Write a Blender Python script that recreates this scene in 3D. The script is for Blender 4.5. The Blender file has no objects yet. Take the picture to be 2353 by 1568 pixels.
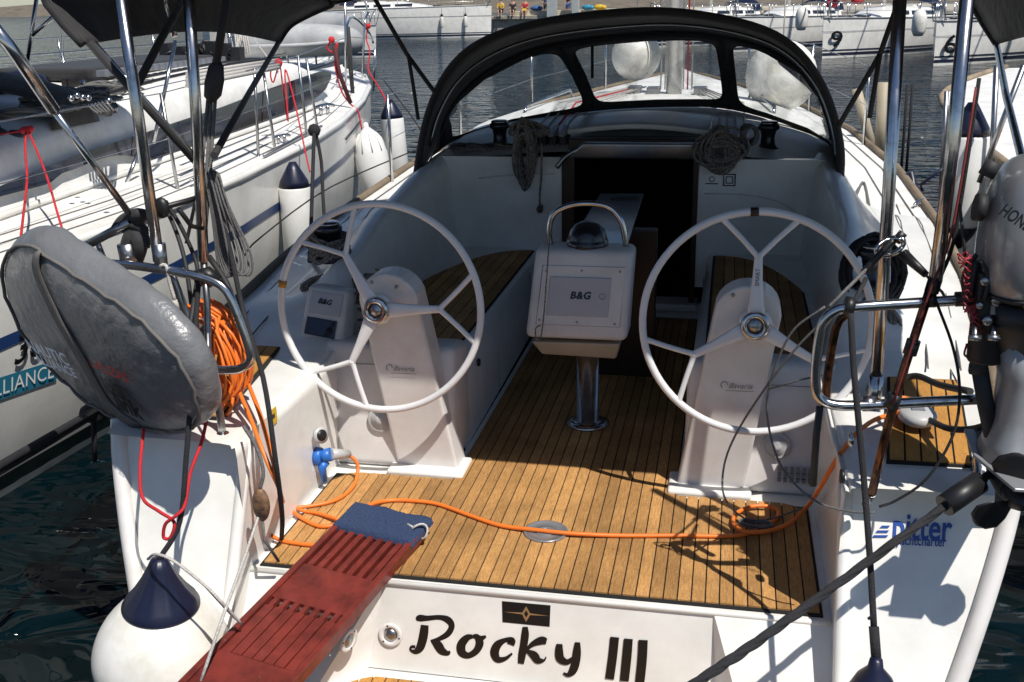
import bpy, math, random
from math import sin, cos, pi, radians, sqrt, atan2
from mathutils import Vector as V, Matrix
random.seed(7)
SC = bpy.context.scene
COL = SC.collection

# ------------------------------------------------------------------ camera, sky, sun, exposure
CP = V((0.5644, -2.8514, 1.778)); YAW, PITCH, ROLL, FPX = 0.2056, 0.3135, -0.0184, 2412.3
_cy, _sy, _cp, _sp = cos(YAW), sin(YAW), cos(PITCH), sin(PITCH)
CF = V((-_sy*_cp, _cy*_cp, -_sp)); _r = V((_cy, _sy, 0)); _u = _r.cross(CF)
CR = _r*cos(ROLL) + _u*sin(ROLL); CU = _u*cos(ROLL) - _r*sin(ROLL)
cd = bpy.data.cameras.new('camera'); cam = bpy.data.objects.new('camera', cd); COL.objects.link(cam)
cam.matrix_world = Matrix(((CR.x, CU.x, -CF.x, CP.x), (CR.y, CU.y, -CF.y, CP.y), (CR.z, CU.z, -CF.z, CP.z), (0, 0, 0, 1)))
cd.sensor_width = 36; cd.lens = 36*FPX/2353; cd.clip_start = 0.05; cd.clip_end = 3000
SC.camera = cam
SUN = V((0.43, -0.42, 1.0)).normalized()
w = bpy.data.worlds.new('World'); SC.world = w; w.use_nodes = True
sky = w.node_tree.nodes.new('ShaderNodeTexSky'); sky.sky_type = 'NISHITA'; sky.sun_disc = False
sky.ozone_density = 3.0; sky.dust_density = .3; sky.air_density = .9; sky.sun_elevation = math.asin(SUN.z); sky.sun_rotation = atan2(SUN.x, SUN.y)
bg = w.node_tree.nodes['Background']; bg.inputs[1].default_value = 0.075
w.node_tree.links.new(sky.outputs[0], bg.inputs[0])
ld = bpy.data.lights.new('sun', 'SUN'); ld.energy = 4.8; ld.angle = radians(0.5); ld.color = (1, .955, .89)
lo = bpy.data.objects.new('sun', ld); COL.objects.link(lo); lo.rotation_euler = SUN.to_track_quat('Z', 'Y').to_euler()
SC.view_settings.view_transform = 'Standard'; SC.view_settings.look = 'None'
SC.view_settings.exposure = 0.15; SC.view_settings.gamma = 1.0

# ------------------------------------------------------------------ helpers
def ray(px, py): return CR*((px-1176.5)/FPX) - CU*((py-784)/FPX) + CF
def at(px, py, X=None, Y=None, Z=None, D=None, n=None, d=None):
    """survey helper: where the sight line through a measured point meets a real plane of the place"""
    v = ray(px, py)
    if D is not None: return CP + v*D
    if n is None:
        n, d = ((V((1, 0, 0)), X) if X is not None else (V((0, 1, 0)), Y) if Y is not None else (V((0, 0, 1)), Z))
    n = V(n); return CP + v*((d - n.dot(CP))/n.dot(v))
TQ = ((0, 1, -.5), -.125)      # transom quarter plane
def tq(px, py, o=0): 
    n = V(TQ[0]); L = n.length
    return at(px, py, n=n, d=TQ[1]-o*L)
def lerp(a, b, t): return a+(b-a)*t
def interp(tab, y):
    if y <= tab[0][0]: return tab[0][1:]
    for a, b in zip(tab, tab[1:]):
        if y <= b[0]:
            t = (y-a[0])/(b[0]-a[0]); return tuple(lerp(p, q, t) for p, q in zip(a[1:], b[1:]))
    return tab[-1][1:]
def smooth(pts, k=6, closed=False):
    P = [V(p) for p in pts]; n = len(P); out = []
    if n < 3: return P
    for i in range(n if closed else n-1):
        p0 = P[i-1] if (closed or i > 0) else P[0]*2-P[1]
        p1 = P[i]; p2 = P[(i+1) % n]
        p3 = P[(i+2) % n] if (closed or i+2 < n) else P[-1]*2-P[-2]
        for j in range(k):
            t = j/k
            out.append(.5*((2*p1)+(p2-p0)*t+(2*p0-5*p1+4*p2-p3)*t*t+(3*p1-p0-3*p2+p3)*t**3))
    if not closed: out.append(P[-1])
    return out

class MB:
    def __init__(s): s.v = []; s.f = []; s.m = []; s.cur = 0; s.sm = []
    def face(s, idx, smooth_=True): s.f.append(idx); s.m.append(s.cur); s.sm.append(smooth_)
    def add(s, pts): b = len(s.v); s.v += [tuple(p) for p in pts]; return b
    def poly(s, pts): b = s.add(pts); s.face(list(range(b, b+len(pts))), False); return s
    def hexa(s, p):      # 8 points: bottom 4 ccw, top 4 ccw
        b = s.add(p)
        for q in ((3, 2, 1, 0), (4, 5, 6, 7), (0, 1, 5, 4), (1, 2, 6, 5), (2, 3, 7, 6), (3, 0, 4, 7)): s.face([b+i for i in q], False)
        return s
    def box(s, x0, x1, y0, y1, z0, z1):
        return s.hexa([(x0, y0, z0), (x1, y0, z0), (x1, y1, z0), (x0, y1, z0), (x0, y0, z1), (x1, y0, z1), (x1, y1, z1), (x0, y1, z1)])
    def prism(s, pts, off):     # extrude polygon by vector
        off = V(off); n = len(pts); b = s.add(pts); c = s.add([V(p)+off for p in pts])
        s.face([b+i for i in range(n)], False); s.face([c+n-1-i for i in range(n)], False)
        for i in range(n): j = (i+1) % n; s.face([b+i, c+i, c+j, b+j], False)
        return s
    def rings(s, R, closed=True, caps=True, smooth_=True):
        n = len(R[0]); ids = [s.add(r) for r in R]
        for a, b in zip(ids, ids[1:]):
            for i in range(n if closed else n-1):
                j = (i+1) % n; s.face([a+i, a+j, b+j, b+i], smooth_)
        if caps and closed:
            s.face([ids[0]+n-1-i for i in range(n)], False); s.face([ids[-1]+i for i in range(n)], False)
        return s
    def tube(s, pts, r, seg=8, k=0, closed=False, caps=True):
        P = smooth(pts, k, closed) if k else [V(p) for p in pts]
        Q = [P[0]]
        for p in P[1:]:
            if (p-Q[-1]).length > 1e-5: Q.append(p)
        P = Q; n = len(P)
        if n < 2: return s
        rr = r if callable(r) else (lambda t: r)
        T = []
        for i in range(n):
            if closed: t = P[(i+1) % n]-P[i-1]
            else: t = P[min(i+1, n-1)]-P[max(i-1, 0)]
            T.append(t.normalized() if t.length > 1e-9 else V((0, 0, 1)))
        N = T[0].orthogonal().normalized(); R = []
        for i in range(n):
            N = (N-T[i]*N.dot(T[i])); N = N.normalized() if N.length > 1e-6 else T[i].orthogonal().normalized()
            B = T[i].cross(N); q = rr(i/(n-1))
            R.append([P[i]+N*(q*cos(2*pi*a/seg))+B*(q*sin(2*pi*a/seg)) for a in range(seg)])
        if closed: R.append(R[0]); caps = False
        return s.rings(R, True, caps)
    def lathe(s, prof, o=(0, 0, 0), axis=(0, 0, 1), seg=24):   # prof: (radius, height)
        o = V(o); A = V(axis).normalized(); N = A.orthogonal().normalized(); B = A.cross(N)
        R = [[o+A*h+(N*cos(2*pi*i/seg)+B*sin(2*pi*i/seg))*max(r, 1e-4) for i in range(seg)] for r, h in prof]
        return s.rings(R)
    def sphere(s, o, r, seg=14, sc=(1, 1, 1)):
        R = []
        for j in range(seg//2+1):
            a = -pi/2+pi*j/(seg//2); rr = max(cos(a), 1e-3)
            R.append([(o[0]+r*sc[0]*rr*cos(2*pi*i/seg), o[1]+r*sc[1]*rr*sin(2*pi*i/seg), o[2]+r*sc[2]*sin(a)) for i in range(seg)])
        return s.rings(R)
    def build(s, name, mat, parent=None, bevel=0, solid=0, sub=0, smooth_all=None):
        me = bpy.data.meshes.new(name); me.from_pydata(s.v, [], s.f)
        mats = mat if isinstance(mat, (list, tuple)) else [mat]
        for m in mats: me.materials.append(m)
        me.polygons.foreach_set('use_smooth', s.sm if smooth_all is None else [smooth_all]*len(s.f))
        if len(mats) > 1: me.polygons.foreach_set('material_index', s.m)
        me.update()
        o = bpy.data.objects.new(name, me); COL.objects.link(o)
        if parent: setp(o, parent)
        if solid: q = o.modifiers.new('t', 'SOLIDIFY'); q.thickness = solid; q.offset = 0
        if bevel:
            q = o.modifiers.new('b', 'BEVEL'); q.width = bevel; q.segments = 3; q.limit_method = 'ANGLE'; q.angle_limit = radians(35)
            if not smooth_all and smooth_all is not None: pass
            q.harden_normals = False
        if sub: q = o.modifiers.new('s', 'SUBSURF'); q.levels = sub; q.render_levels = sub
        return o
def wloc(o):
    p = V((0, 0, 0))
    while o: p += o.location; o = o.parent
    return p
def setp(o, parent): o.parent = parent; o.location = -wloc(parent)
def tag(o, label=None, cat=None, group=None, kind=None):
    if label: o['label'] = label
    if cat: o['category'] = cat
    if group: o['group'] = group
    if kind: o['kind'] = kind
    return o
def thing(name, label, cat, loc=(0, 0, 0), group=None):
    o = bpy.data.objects.new(name, None); COL.objects.link(o); o.location = loc; o.empty_display_size = .1
    return tag(o, label, cat, group)
def one(mb, name, mat, label, cat, group=None, **k):
    return tag(mb.build(name, mat, None, **k), label, cat, group)
def text(s, name, mat, origin, right, up, size, parent, bold=0, shear=0, align='CENTER', spacing=1.0, xs=1.0):
    c = bpy.data.curves.new(name, 'FONT'); c.body = s; c.size = size; c.align_x = align; c.align_y = 'CENTER'
    c.offset = bold*size; c.shear = shear; c.resolution_u = 3; c.space_character = spacing
    t = bpy.data.objects.new(name, c); COL.objects.link(t)
    dg = bpy.context.evaluated_depsgraph_get(); dg.update()
    me = bpy.data.meshes.new_from_object(t.evaluated_get(dg)); bpy.data.objects.remove(t)
    r = V(right).normalized(); u = V(up); u = (u-r*u.dot(r)).normalized(); n = r.cross(u); o = V(origin)
    me.transform(Matrix.Diagonal((xs, 1, 1, 1)))
    me.transform(Matrix(((r.x, u.x, n.x, o.x), (r.y, u.y, n.y, o.y), (r.z, u.z, n.z, o.z), (0, 0, 0, 1))))
    me.materials.clear(); me.materials.append(mat)
    ob = bpy.data.objects.new(name, me); COL.objects.link(ob); setp(ob, parent); return ob
def coil(mb, c, u, v, a, b, n, r, jit=.15, seg=6, steps=20, drop=0, ax=.02):
    u = V(u).normalized(); v = V(v).normalized(); nn = u.cross(v).normalized(); c = V(c); P = []
    ja, jb, jx, jy = 1, 1, 0, 0
    for k in range(n):
        ta, tb = 1+random.uniform(-jit, jit), 1+random.uniform(-jit, jit); tx, ty = random.uniform(-jit, jit)*a*.5, random.uniform(-jit, jit)*b*.5
        off = random.uniform(-ax, ax)
        for i in range(steps):
            t = i/steps; A = 2*pi*t
            qa, qb = lerp(ja, ta, t), lerp(jb, tb, t)
            P.append(c+u*(a*qa*cos(A)+lerp(jx, tx, t))+v*(b*qb*sin(A)+lerp(jy, ty, t))+nn*(off*sin(pi*t)+ax*.6*sin(A*2+k)))
        ja, jb, jx, jy = ta, tb, tx, ty
    return mb.tube(P, r, seg)

# ------------------------------------------------------------------ materials
MT = {}
def mat(name, col, rough=.5, metal=0, bump=None, spec=.5, coat=0, vary=0, dirt=None, rnd=0, sheen=0, emit=None):
    m = bpy.data.materials.new(name); m.use_nodes = True; nt = m.node_tree; b = nt.nodes['Principled BSDF']
    b.inputs['Base Color'].default_value = (*col, 1); b.inputs['Roughness'].default_value = rough; b.inputs['Metallic'].default_value = metal
    b.inputs['Specular IOR Level'].default_value = spec; b.inputs['Coat Weight'].default_value = coat
    if sheen: b.inputs['Sheen Weight'].default_value = sheen
    N, Lk = nt.nodes.new, nt.links.new
    tc = N('ShaderNodeTexCoord'); src = None
    if vary or dirt or rnd:
        no = N('ShaderNodeTexNoise'); no.inputs['Scale'].default_value = 6 if not dirt else dirt[1]; no.inputs['Detail'].default_value = 8
        no.inputs['Roughness'].default_value = .65
        Lk(tc.outputs['Object'], no.inputs['Vector'])
        ramp = N('ShaderNodeValToRGB'); e = ramp.color_ramp.elements
        c2 = dirt[0] if dirt else tuple(min(1, x*(1-vary)) for x in col)
        lo_, hi_ = (dirt[2], dirt[3]) if dirt else (.35, .7)
        e[0].position = lo_; e[0].color = (*c2, 1); e[1].position = hi_; e[1].color = (*col, 1)
        Lk(no.outputs['Fac'], ramp.inputs['Fac']); src = ramp.outputs['Color']
        if rnd:
            oi = N('ShaderNodeObjectInfo'); mr = N('ShaderNodeMapRange'); mr.inputs[3].default_value = 1-rnd; mr.inputs[4].default_value = 1+rnd
            Lk(oi.outputs['Random'], mr.inputs[0]); mx = N('ShaderNodeVectorMath'); mx.operation = 'SCALE'
            Lk(src, mx.inputs[0]); Lk(mr.outputs[0], mx.inputs['Scale']); src = mx.outputs[0]
        Lk(src, b.inputs['Base Color'])
    if bump:
        n2 = N('ShaderNodeTexNoise'); n2.inputs['Scale'].default_value = bump[0]; n2.inputs['Detail'].default_value = 6
        Lk(tc.outputs['Object'], n2.inputs['Vector'])
        bp = N('ShaderNodeBump'); bp.inputs['Strength'].default_value = bump[1]; bp.inputs['Distance'].default_value = bump[2]
        Lk(n2.outputs['Fac'], bp.inputs['Height']); Lk(bp.outputs[0], b.inputs['Normal'])
    MT[name] = m; return m
gel = mat('gelcoat', (.80, .79, .75), .28, dirt=((.66, .645, .60), 3.5, .30, .62), bump=(9, .06, .01), coat=.2)
gel2 = mat('gelcoat_nonskid', (.80, .79, .76), .5, dirt=((.62, .61, .57), 5, .3, .6), bump=(420, .25, .002))
moulded = mat('moulded_white', (.70, .68, .66), .38, dirt=((.60, .57, .54), 6, .3, .6))
wheelw = mat('wheel_paint', (.74, .74, .74), .3, vary=.1, coat=.3)
steel = mat('stainless_steel', (.58, .58, .59), .20, 1, dirt=((.36, .35, .34), 14, .3, .55), bump=(40, .12, .003))
steeld = mat('brushed_steel', (.45, .45, .46), .32, 1, vary=.3)
canvas = mat('black_canvas', (.022, .021, .022), .78, bump=(16, .40, .02), vary=.35, sheen=.15)
blackp = mat('black_plastic', (.012, .012, .014), .45, vary=.3)
rubber = mat('black_rubber', (.02, .02, .022), .65, vary=.2)
caulk = mat('black_caulk', (.008, .008, .008), .8, vary=.1)
orange = mat('orange_cable_sheath', (.86, .20, .025), .45, vary=.15)
redrope = mat('red_rope', (.62, .02, .03), .75, bump=(300, .8, .004), vary=.3)
blkrope = mat('dark_rope', (.025, .025, .03), .85, bump=(260, 1, .005), vary=.6)
mahog = mat('mahogany', (.20, .030, .021), .42, dirt=((.075, .013, .010), 11, .3, .62), bump=(30, .15, .004), coat=.1)
mahogd = mat('mahogany_dark', (.07, .013, .01), .6, vary=.3)
carpet = mat('blue_carpet', (.045, .085, .20), .95, dirt=((.02, .03, .07), 260, .35, .6), bump=(320, 1, .01))
navy = mat('navy_vinyl', (.009, .012, .036), .38, vary=.3)
vinyl = mat('fender_vinyl', (.78, .77, .73), .40, dirt=((.60, .58, .50), 6, .34, .60), bump=(8, .08, .01))
fgrey = mat('buoy_cover', (.165, .17, .18), .33, dirt=((.125, .13, .135), 5, .3, .65), bump=(15, .50, .022))
strapm = mat('webbing', (.16, .15, .14), .8, vary=.3, bump=(300, .4, .002))
glassd = mat('dark_tinted_glass', (.012, .018, .035), .06, spec=.6, coat=.4, vary=.2)
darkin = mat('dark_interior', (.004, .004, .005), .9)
wood = mat('varnished_wood', (.022, .009, .005), .35, dirt=((.025, .008, .004), 12, .3, .6))
greyp = mat('grey_paint', (.27, .275, .285), .30, metal=.3, vary=.25, coat=.5)
greyd = mat('motor_leg_grey', (.30, .31, .32), .35, metal=.3, dirt=((.27, .27, .28), 16, .36, .6))
bluepl = mat('blue_plastic', (.02, .14, .50), .4, vary=.15)
greypl = mat('grey_plastic', (.5, .5, .5), .4, vary=.2)
blueink = mat('blue_lettering', (.02, .07, .32), .4)
blackink = mat('black_lettering', (.006, .006, .007), .35)
redink = mat('red_lettering', (.60, .015, .02), .5)
teal = mat('teal_band', (.03, .22, .34), .35, vary=.1)
whiteink = mat('white_lettering', (.75, .75, .75), .5)
lilac = mat('pale_lettering', (.78, .80, .90), .5)
yellow = mat('yellow_plastic', (.75, .48, .02), .5, vary=.1)
concrete = mat('quay_concrete', (.46, .42, .35), .85, dirt=((.22, .20, .16), 1.6, .35, .6), bump=(6, .5, .05))
earth = mat('shore_stone', (.20, .16, .12), .95, dirt=((.08, .07, .05), .35, .35, .6), bump=(1.5, 1, .6))
greystripe = mat('grey_stripe', (.20, .21, .24), .35, vary=.1)
darkstripe = mat('dark_stripe', (.02, .025, .05), .35, vary=.1)
navystripe = mat('navy_stripe', (.015, .045, .15), .3, vary=.1)
dinghym = mat('dinghy_tube', (.44, .45, .45), .45, dirt=((.33, .33, .33), 3, .35, .6))
skin = mat('skin', (.45, .26, .18), .6); 
cl_r = mat('red_cloth', (.5, .04, .05), .8, vary=.2); cl_k = mat('dark_cloth', (.03, .03, .04), .8, vary=.2); cl_y = mat('yellow_cloth', (.65, .42, .03), .8, vary=.2); cl_b = mat('blue_cloth', (.05, .12, .3), .8, vary=.2)
carbon = mat('brown_streaked_pole', (.16, .07, .035), .2, metal=.8, dirt=((.02, .012, .01), 22, .38, .55))
bootm = mat('antifoul', (.012, .03, .025), .6, dirt=((.03, .06, .045), 9, .4, .6))
gold = mat('gold_foil', (.55, .36, .18), .3, metal=.7)

def teak_mat(name, c1, c2, rnd=.17):
    m = bpy.data.materials.new(name); m.use_nodes = True; nt = m.node_tree; b = nt.nodes['Principled BSDF']; N, Lk = nt.nodes.new, nt.links.new
    tc = N('ShaderNodeTexCoord'); mp = N('ShaderNodeMapping'); mp.inputs['Scale'].default_value = (1, .10, 1)
    oi = N('ShaderNodeObjectInfo'); ad = N('ShaderNodeVectorMath'); ad.operation = 'ADD'
    cm = N('ShaderNodeCombineXYZ'); mu = N('ShaderNodeMath'); mu.operation = 'MULTIPLY'; mu.inputs[1].default_value = 37
    Lk(oi.outputs['Random'], mu.inputs[0]); Lk(mu.outputs[0], cm.inputs[0]); Lk(mu.outputs[0], cm.inputs[1])
    Lk(tc.outputs['Object'], ad.inputs[0]); Lk(cm.outputs[0], ad.inputs[1]); Lk(ad.outputs[0], mp.inputs[0])
    n1 = N('ShaderNodeTexNoise'); n1.inputs['Scale'].default_value = 190; n1.inputs['Detail'].default_value = 5; n1.inputs['Roughness'].default_value = .7; Lk(mp.outputs[0], n1.inputs['Vector'])
    n2 = N('ShaderNodeTexNoise'); n2.inputs['Scale'].default_value = 4; n2.inputs['Detail'].default_value = 6; Lk(tc.outputs['Object'], n2.inputs['Vector'])
    n3 = N('ShaderNodeTexNoise'); n3.inputs['Scale'].default_value = 230; n3.inputs['Detail'].default_value = 3; Lk(tc.outputs['Object'], n3.inputs['Vector'])
    r = N('ShaderNodeValToRGB'); e = r.color_ramp.elements; e[0].position = .3; e[0].color = (*c2, 1); e[1].position = .68; e[1].color = (*c1, 1); Lk(n1.outputs['Fac'], r.inputs[0])
    mr = N('ShaderNodeMapRange'); mr.inputs[3].default_value = 1-rnd; mr.inputs[4].default_value = 1+rnd; Lk(oi.outputs['Random'], mr.inputs[0])
    m2 = N('ShaderNodeMapRange'); m2.inputs[1].default_value = .3; m2.inputs[2].default_value = .7; m2.inputs[3].default_value = .70; m2.inputs[4].default_value = 1.18; Lk(n2.outputs['Fac'], m2.inputs[0])
    m3 = N('ShaderNodeMapRange'); m3.inputs[1].default_value = .3; m3.inputs[2].default_value = .7; m3.inputs[3].default_value = .80; m3.inputs[4].default_value = 1.18; Lk(n3.outputs['Fac'], m3.inputs[0])
    q = N('ShaderNodeMath'); q.operation = 'MULTIPLY'; Lk(mr.outputs[0], q.inputs[0]); Lk(m2.outputs[0], q.inputs[1])
    q2 = N('ShaderNodeMath'); q2.operation = 'MULTIPLY'; Lk(q.outputs[0], q2.inputs[0]); Lk(m3.outputs[0], q2.inputs[1])
    s = N('ShaderNodeVectorMath'); s.operation = 'SCALE'; Lk(r.outputs[0], s.inputs[0]); Lk(q2.outputs[0], s.inputs['Scale']); Lk(s.outputs[0], b.inputs['Base Color'])
    b.inputs['Roughness'].default_value = .7; b.inputs['Specular IOR Level'].default_value = .25
    bp = N('ShaderNodeBump'); bp.inputs['Strength'].default_value = .3; bp.inputs['Distance'].default_value = .002; Lk(n1.outputs['Fac'], bp.inputs['Height']); Lk(bp.outputs[0], b.inputs['Normal'])
    return m
teak = teak_mat('teak', (.52, .285, .102), (.31, .155, .052), .24)
teak2 = teak_mat('teak_golden', (.52, .26, .065), (.36, .17, .04), .06)

def braid_mat(name, c1, c2, sc=55):
    m = bpy.data.materials.new(name); m.use_nodes = True; nt = m.node_tree; b = nt.nodes['Principled BSDF']; N, Lk = nt.nodes.new, nt.links.new
    tc = N('ShaderNodeTexCoord'); n1 = N('ShaderNodeTexVoronoi'); n1.inputs['Scale'].default_value = sc*7; Lk(tc.outputs['Object'], n1.inputs['Vector'])
    r = N('ShaderNodeValToRGB'); e = r.color_ramp.elements; e[0].position = .4; e[0].color = (*c1, 1); e[1].position = .6; e[1].color = (*c2, 1)
    Lk(n1.outputs['Color'], r.inputs[0]); Lk(r.outputs[0], b.inputs['Base Color']); b.inputs['Roughness'].default_value = .85
    bp = N('ShaderNodeBump'); bp.inputs['Strength'].default_value = .8; bp.inputs['Distance'].default_value = .003; Lk(n1.outputs['Distance'], bp.inputs['Height']); Lk(bp.outputs[0], b.inputs['Normal'])
    return m
braid = braid_mat('flecked_rope', (.04, .04, .045), (.34, .30, .25))
greyrope = braid_mat('grey_rope', (.11, .11, .11), (.17, .165, .16))
whiterope = braid_mat('white_rope', (.45, .43, .40), (.62, .60, .56))

def pvc_mat():
    m = bpy.data.materials.new('clear_pvc'); m.use_nodes = True; nt = m.node_tree; N, Lk = nt.nodes.new, nt.links.new
    out = nt.nodes['Material Output']; b = nt.nodes['Principled BSDF']; b.inputs['Base Color'].default_value = (.85, .85, .85, 1); b.inputs['Roughness'].default_value = .55
    tr = N('ShaderNodeBsdfTransparent'); tr.inputs[0].default_value = (.90, .92, .92, 1); gl = N('ShaderNodeBsdfGlossy'); gl.inputs['Roughness'].default_value = .07
    fr = N('ShaderNodeFresnel'); fr.inputs[0].default_value = 1.18
    tc = N('ShaderNodeTexCoord'); no = N('ShaderNodeTexNoise'); no.inputs['Scale'].default_value = 5; no.inputs['Detail'].default_value = 7; no.inputs['Distortion'].default_value = 1.5; Lk(tc.outputs['Object'], no.inputs['Vector'])
    bp = N('ShaderNodeBump'); bp.inputs['Strength'].default_value = .7; bp.inputs['Distance'].default_value = .08; Lk(no.outputs['Fac'], bp.inputs['Height']); Lk(bp.outputs[0], gl.inputs['Normal'])
    m1 = N('ShaderNodeMixShader'); Lk(fr.outputs[0], m1.inputs[0]); Lk(tr.outputs[0], m1.inputs[1]); Lk(gl.outputs[0], m1.inputs[2])
    mr = N('ShaderNodeMapRange'); mr.inputs[1].default_value = .5; mr.inputs[2].default_value = .75; mr.inputs[1].default_value = .42; mr.inputs[2].default_value = .68; mr.inputs[3].default_value = .08; mr.inputs[4].default_value = .48; Lk(no.outputs['Fac'], mr.inputs[0])
    m2 = N('ShaderNodeMixShader'); Lk(mr.outputs[0], m2.inputs[0]); Lk(m1.outputs[0], m2.inputs[1]); Lk(b.outputs[0], m2.inputs[2]); Lk(m2.outputs[0], out.inputs[0])
    return m
pvc = pvc_mat()
def water_mat():
    m = bpy.data.materials.new('sea_water'); m.use_nodes = True; nt = m.node_tree; N, Lk = nt.nodes.new, nt.links.new; b = nt.nodes['Principled BSDF']
    b.inputs['Base Color'].default_value = (.001, .006, .008, 1); b.inputs['Roughness'].default_value = .06; b.inputs['IOR'].default_value = 1.33
    tc = N('ShaderNodeTexCoord'); mp = N('ShaderNodeMapping'); mp.inputs['Scale'].default_value = (1, 1.7, 1); mp.inputs['Rotation'].default_value = (0, 0, .35); Lk(tc.outputs['Object'], mp.inputs[0])
    n1 = N('ShaderNodeTexNoise'); n1.inputs['Scale'].default_value = 2.1; n1.inputs['Detail'].default_value = 2.5; n1.inputs['Roughness'].default_value = .5; n1.inputs['Distortion'].default_value = .6; Lk(mp.outputs[0], n1.inputs['Vector'])
    n2 = N('ShaderNodeTexNoise'); n2.inputs['Scale'].default_value = .5; n2.inputs['Detail'].default_value = 3; Lk(mp.outputs[0], n2.inputs['Vector'])
    a = N('ShaderNodeMath'); a.operation = 'MULTIPLY_ADD'; Lk(n2.outputs['Fac'], a.inputs[0]); a.inputs[1].default_value = 1.6; Lk(n1.outputs['Fac'], a.inputs[2])
    bp = N('ShaderNodeBump'); bp.inputs['Strength'].default_value = 1.0; bp.inputs['Distance'].default_value = .27; Lk(a.outputs[0], bp.inputs['Height']); Lk(bp.outputs[0], b.inputs['Normal'])
    return m
water = water_mat()
WZ = -.60

# ------------------------------------------------------------------ setting
m = MB(); m.poly([(-600, -60, WZ), (600, -60, WZ), (600, 900, WZ), (-600, 900, WZ)]); tag(m.build('water', water), kind='structure')
m = MB(); m.box(-300, 300, -60, -6.2, -4, .55); tag(m.build('home_quay', concrete), kind='structure')
# quay behind the far boats
m = MB(); m.hexa([(-17.5, 77, -3), (60, 64, -3), (160, 120, -3), (-17.5, 140, -3), (-17.5, 77, .62), (60, 64, .62), (160, 120, .62), (-17.5, 140, .62)])
m.hexa([(-17.6, 76.8, .45), (60, 63.8, .45), (60, 64.4, .45), (-17.6, 77.5, .45), (-17.6, 76.8, .72), (60, 63.8, .72), (60, 64.4, .72), (-17.6, 77.5, .72)])
tag(m.build('quay', concrete, bevel=.04), kind='structure')
m = MB(); nx, ny = 60, 14
for j in range(ny):
    for i in range(nx):
        x = -320+640*i/(nx-1); t = j/(ny-1); y = lerp(190 if x > -60 else 290, 620, t)-.12*x*(1-t)
        z = -1.5+11*t**.8+(random.uniform(-.5, .5) if 0 < j else 0)
        m.v.append((x, y, z))
for j in range(ny-1):
    for i in range(nx-1): a = j*nx+i; m.face([a, a+1, a+nx+1, a+nx])
tag(m.build('shore_hillside', earth), kind='structure')

# ------------------------------------------------------------------ the yacht
Y_ = thing('sailing_yacht', 'white sailing yacht with teak cockpit, twin white steering wheels and black sprayhood in the foreground', 'sailing yacht', (0, 1, WZ))
# (Y, halfbeam at deck, deck z)
HB = [(-.02, 1.38, .46), (.1, 1.425, .46), (1, 1.55, .50), (2, 1.66, .54), (3, 1.72, .58), (4.5, 1.70, .66), (6, 1.54, .74), (7.2, 1.22, .82), (8.3, .78, .88), (9.2, .36, .93), (9.8, .02, .96)]
def hb(y): return interp(HB, y)
# hull sides
m = MB(); R = []
zs = [1, .82, .6, .4, .2, .05, -.1]
for (y, b, dz) in HB:
    row = []
    for s in (-1, 1):
        for k, t in enumerate([0, .15, .3, .5, .7, .85, 1.0]):
            z = lerp(dz, -.9, t); nar = (1-.30*t**1.6) if y > .5 else (1-.36*t**1.25)
            yy = y if y > .2 else (.5*z-.125)+(y+.02)*.3
            row.append((s*b*nar, yy if y < .2 else y-(.0 if y < 9 else .25*t), z))
    R.append(row)
for s in (0, 1):
    m.rings([r[s*7:(s+1)*7] for r in R], closed=False)
hull = m.build('hull', gel, Y_)
# rub strake around transom edge (beige band seen on the right quarter)
for s in (-1, 1):
    m = MB(); P = []
    for k in range(12):
        t = k/11; z = lerp(.46, -.62, t); x = 1.41*(1-.36*((.46-z)/1.36)**1.25)
        P.append((s*x, .5*z-.125-.004, z))
    m.tube(P, .028, 8, k=2); m.build('rub_strake', moulded, Y_)
# transom quarters (outer panels, reclined) : between x=.93 and hull outline
def outl(z): return 1.40*(1-.36*max(0, (.46-z)/1.36)**1.25)
for s in (-1, 1):
    m = MB(); rows = []
    for k in range(12):
        z = lerp(.45, -.85, k/11); xi = .93 if z > -.30 else .93
        rows.append([(s*lerp(xi, outl(z), j/6), .5*z-.125+.02*0, z) for j in range(7)])
    m.rings(rows, closed=False); m.build('transom_quarter', gel, Y_)
    # inner cheek wall of the opening
    m = MB(); rows = []
    for k in range(10):
        z = lerp(.45, -.5, k/9); y0 = .5*z-.125
        rows.append([(s*.93, lerp(y0, .30, j/4), z) for j in range(5)])
    m.rings(rows, closed=False); m.build('cheek_wall', gel, Y_)
    # rounded corner post strip
    m = MB(); m.tube([(s*.945, .5*z-.118, z) for z in [lerp(.43, -.6, k/8) for k in range(9)]], .022, 10); m.build('corner_bead', gel, Y_)
    # recessed drain groove along the cheek
# centre transom with notch
NX0, NX1 = -.455, .56
def slope(x, z): return (x, .72*z, z)          # reclined side panels y=.72z
m = MB()
m.poly([slope(-.93, 0), slope(-.93, -.55), slope(-.80, -.55), (-.47, 0, 0)]); m.build('transom_slope', gel, Y_); m = MB()
m.poly([(NX1+.02, 0, 0), slope(.80, -.55), slope(.93, -.55), slope(.93, 0)])
m.build('transom_slope', gel, Y_)
FZ = -.30
def tf(px, py, o=0): return at(px, py, n=(0, 1, -.185), d=-o)
m = MB(); NB0, NB1 = -.52, .60
m.poly([(-.47, 0, 0), (NB0, .185*FZ, FZ), (NB1, .185*FZ, FZ), (NX1+.02, 0, 0)]); m.build('name_panel', gel, Y_)
m = MB()   # flared cheeks of the notch
m.poly([(-.47, 0, 0), slope(-.80, -.55), slope(-.80, -.56), (-.66, -.42, FZ-.02), (NB0, .185*FZ, FZ)]); m.build('notch_cheek', gel, Y_); m = MB()
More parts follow.
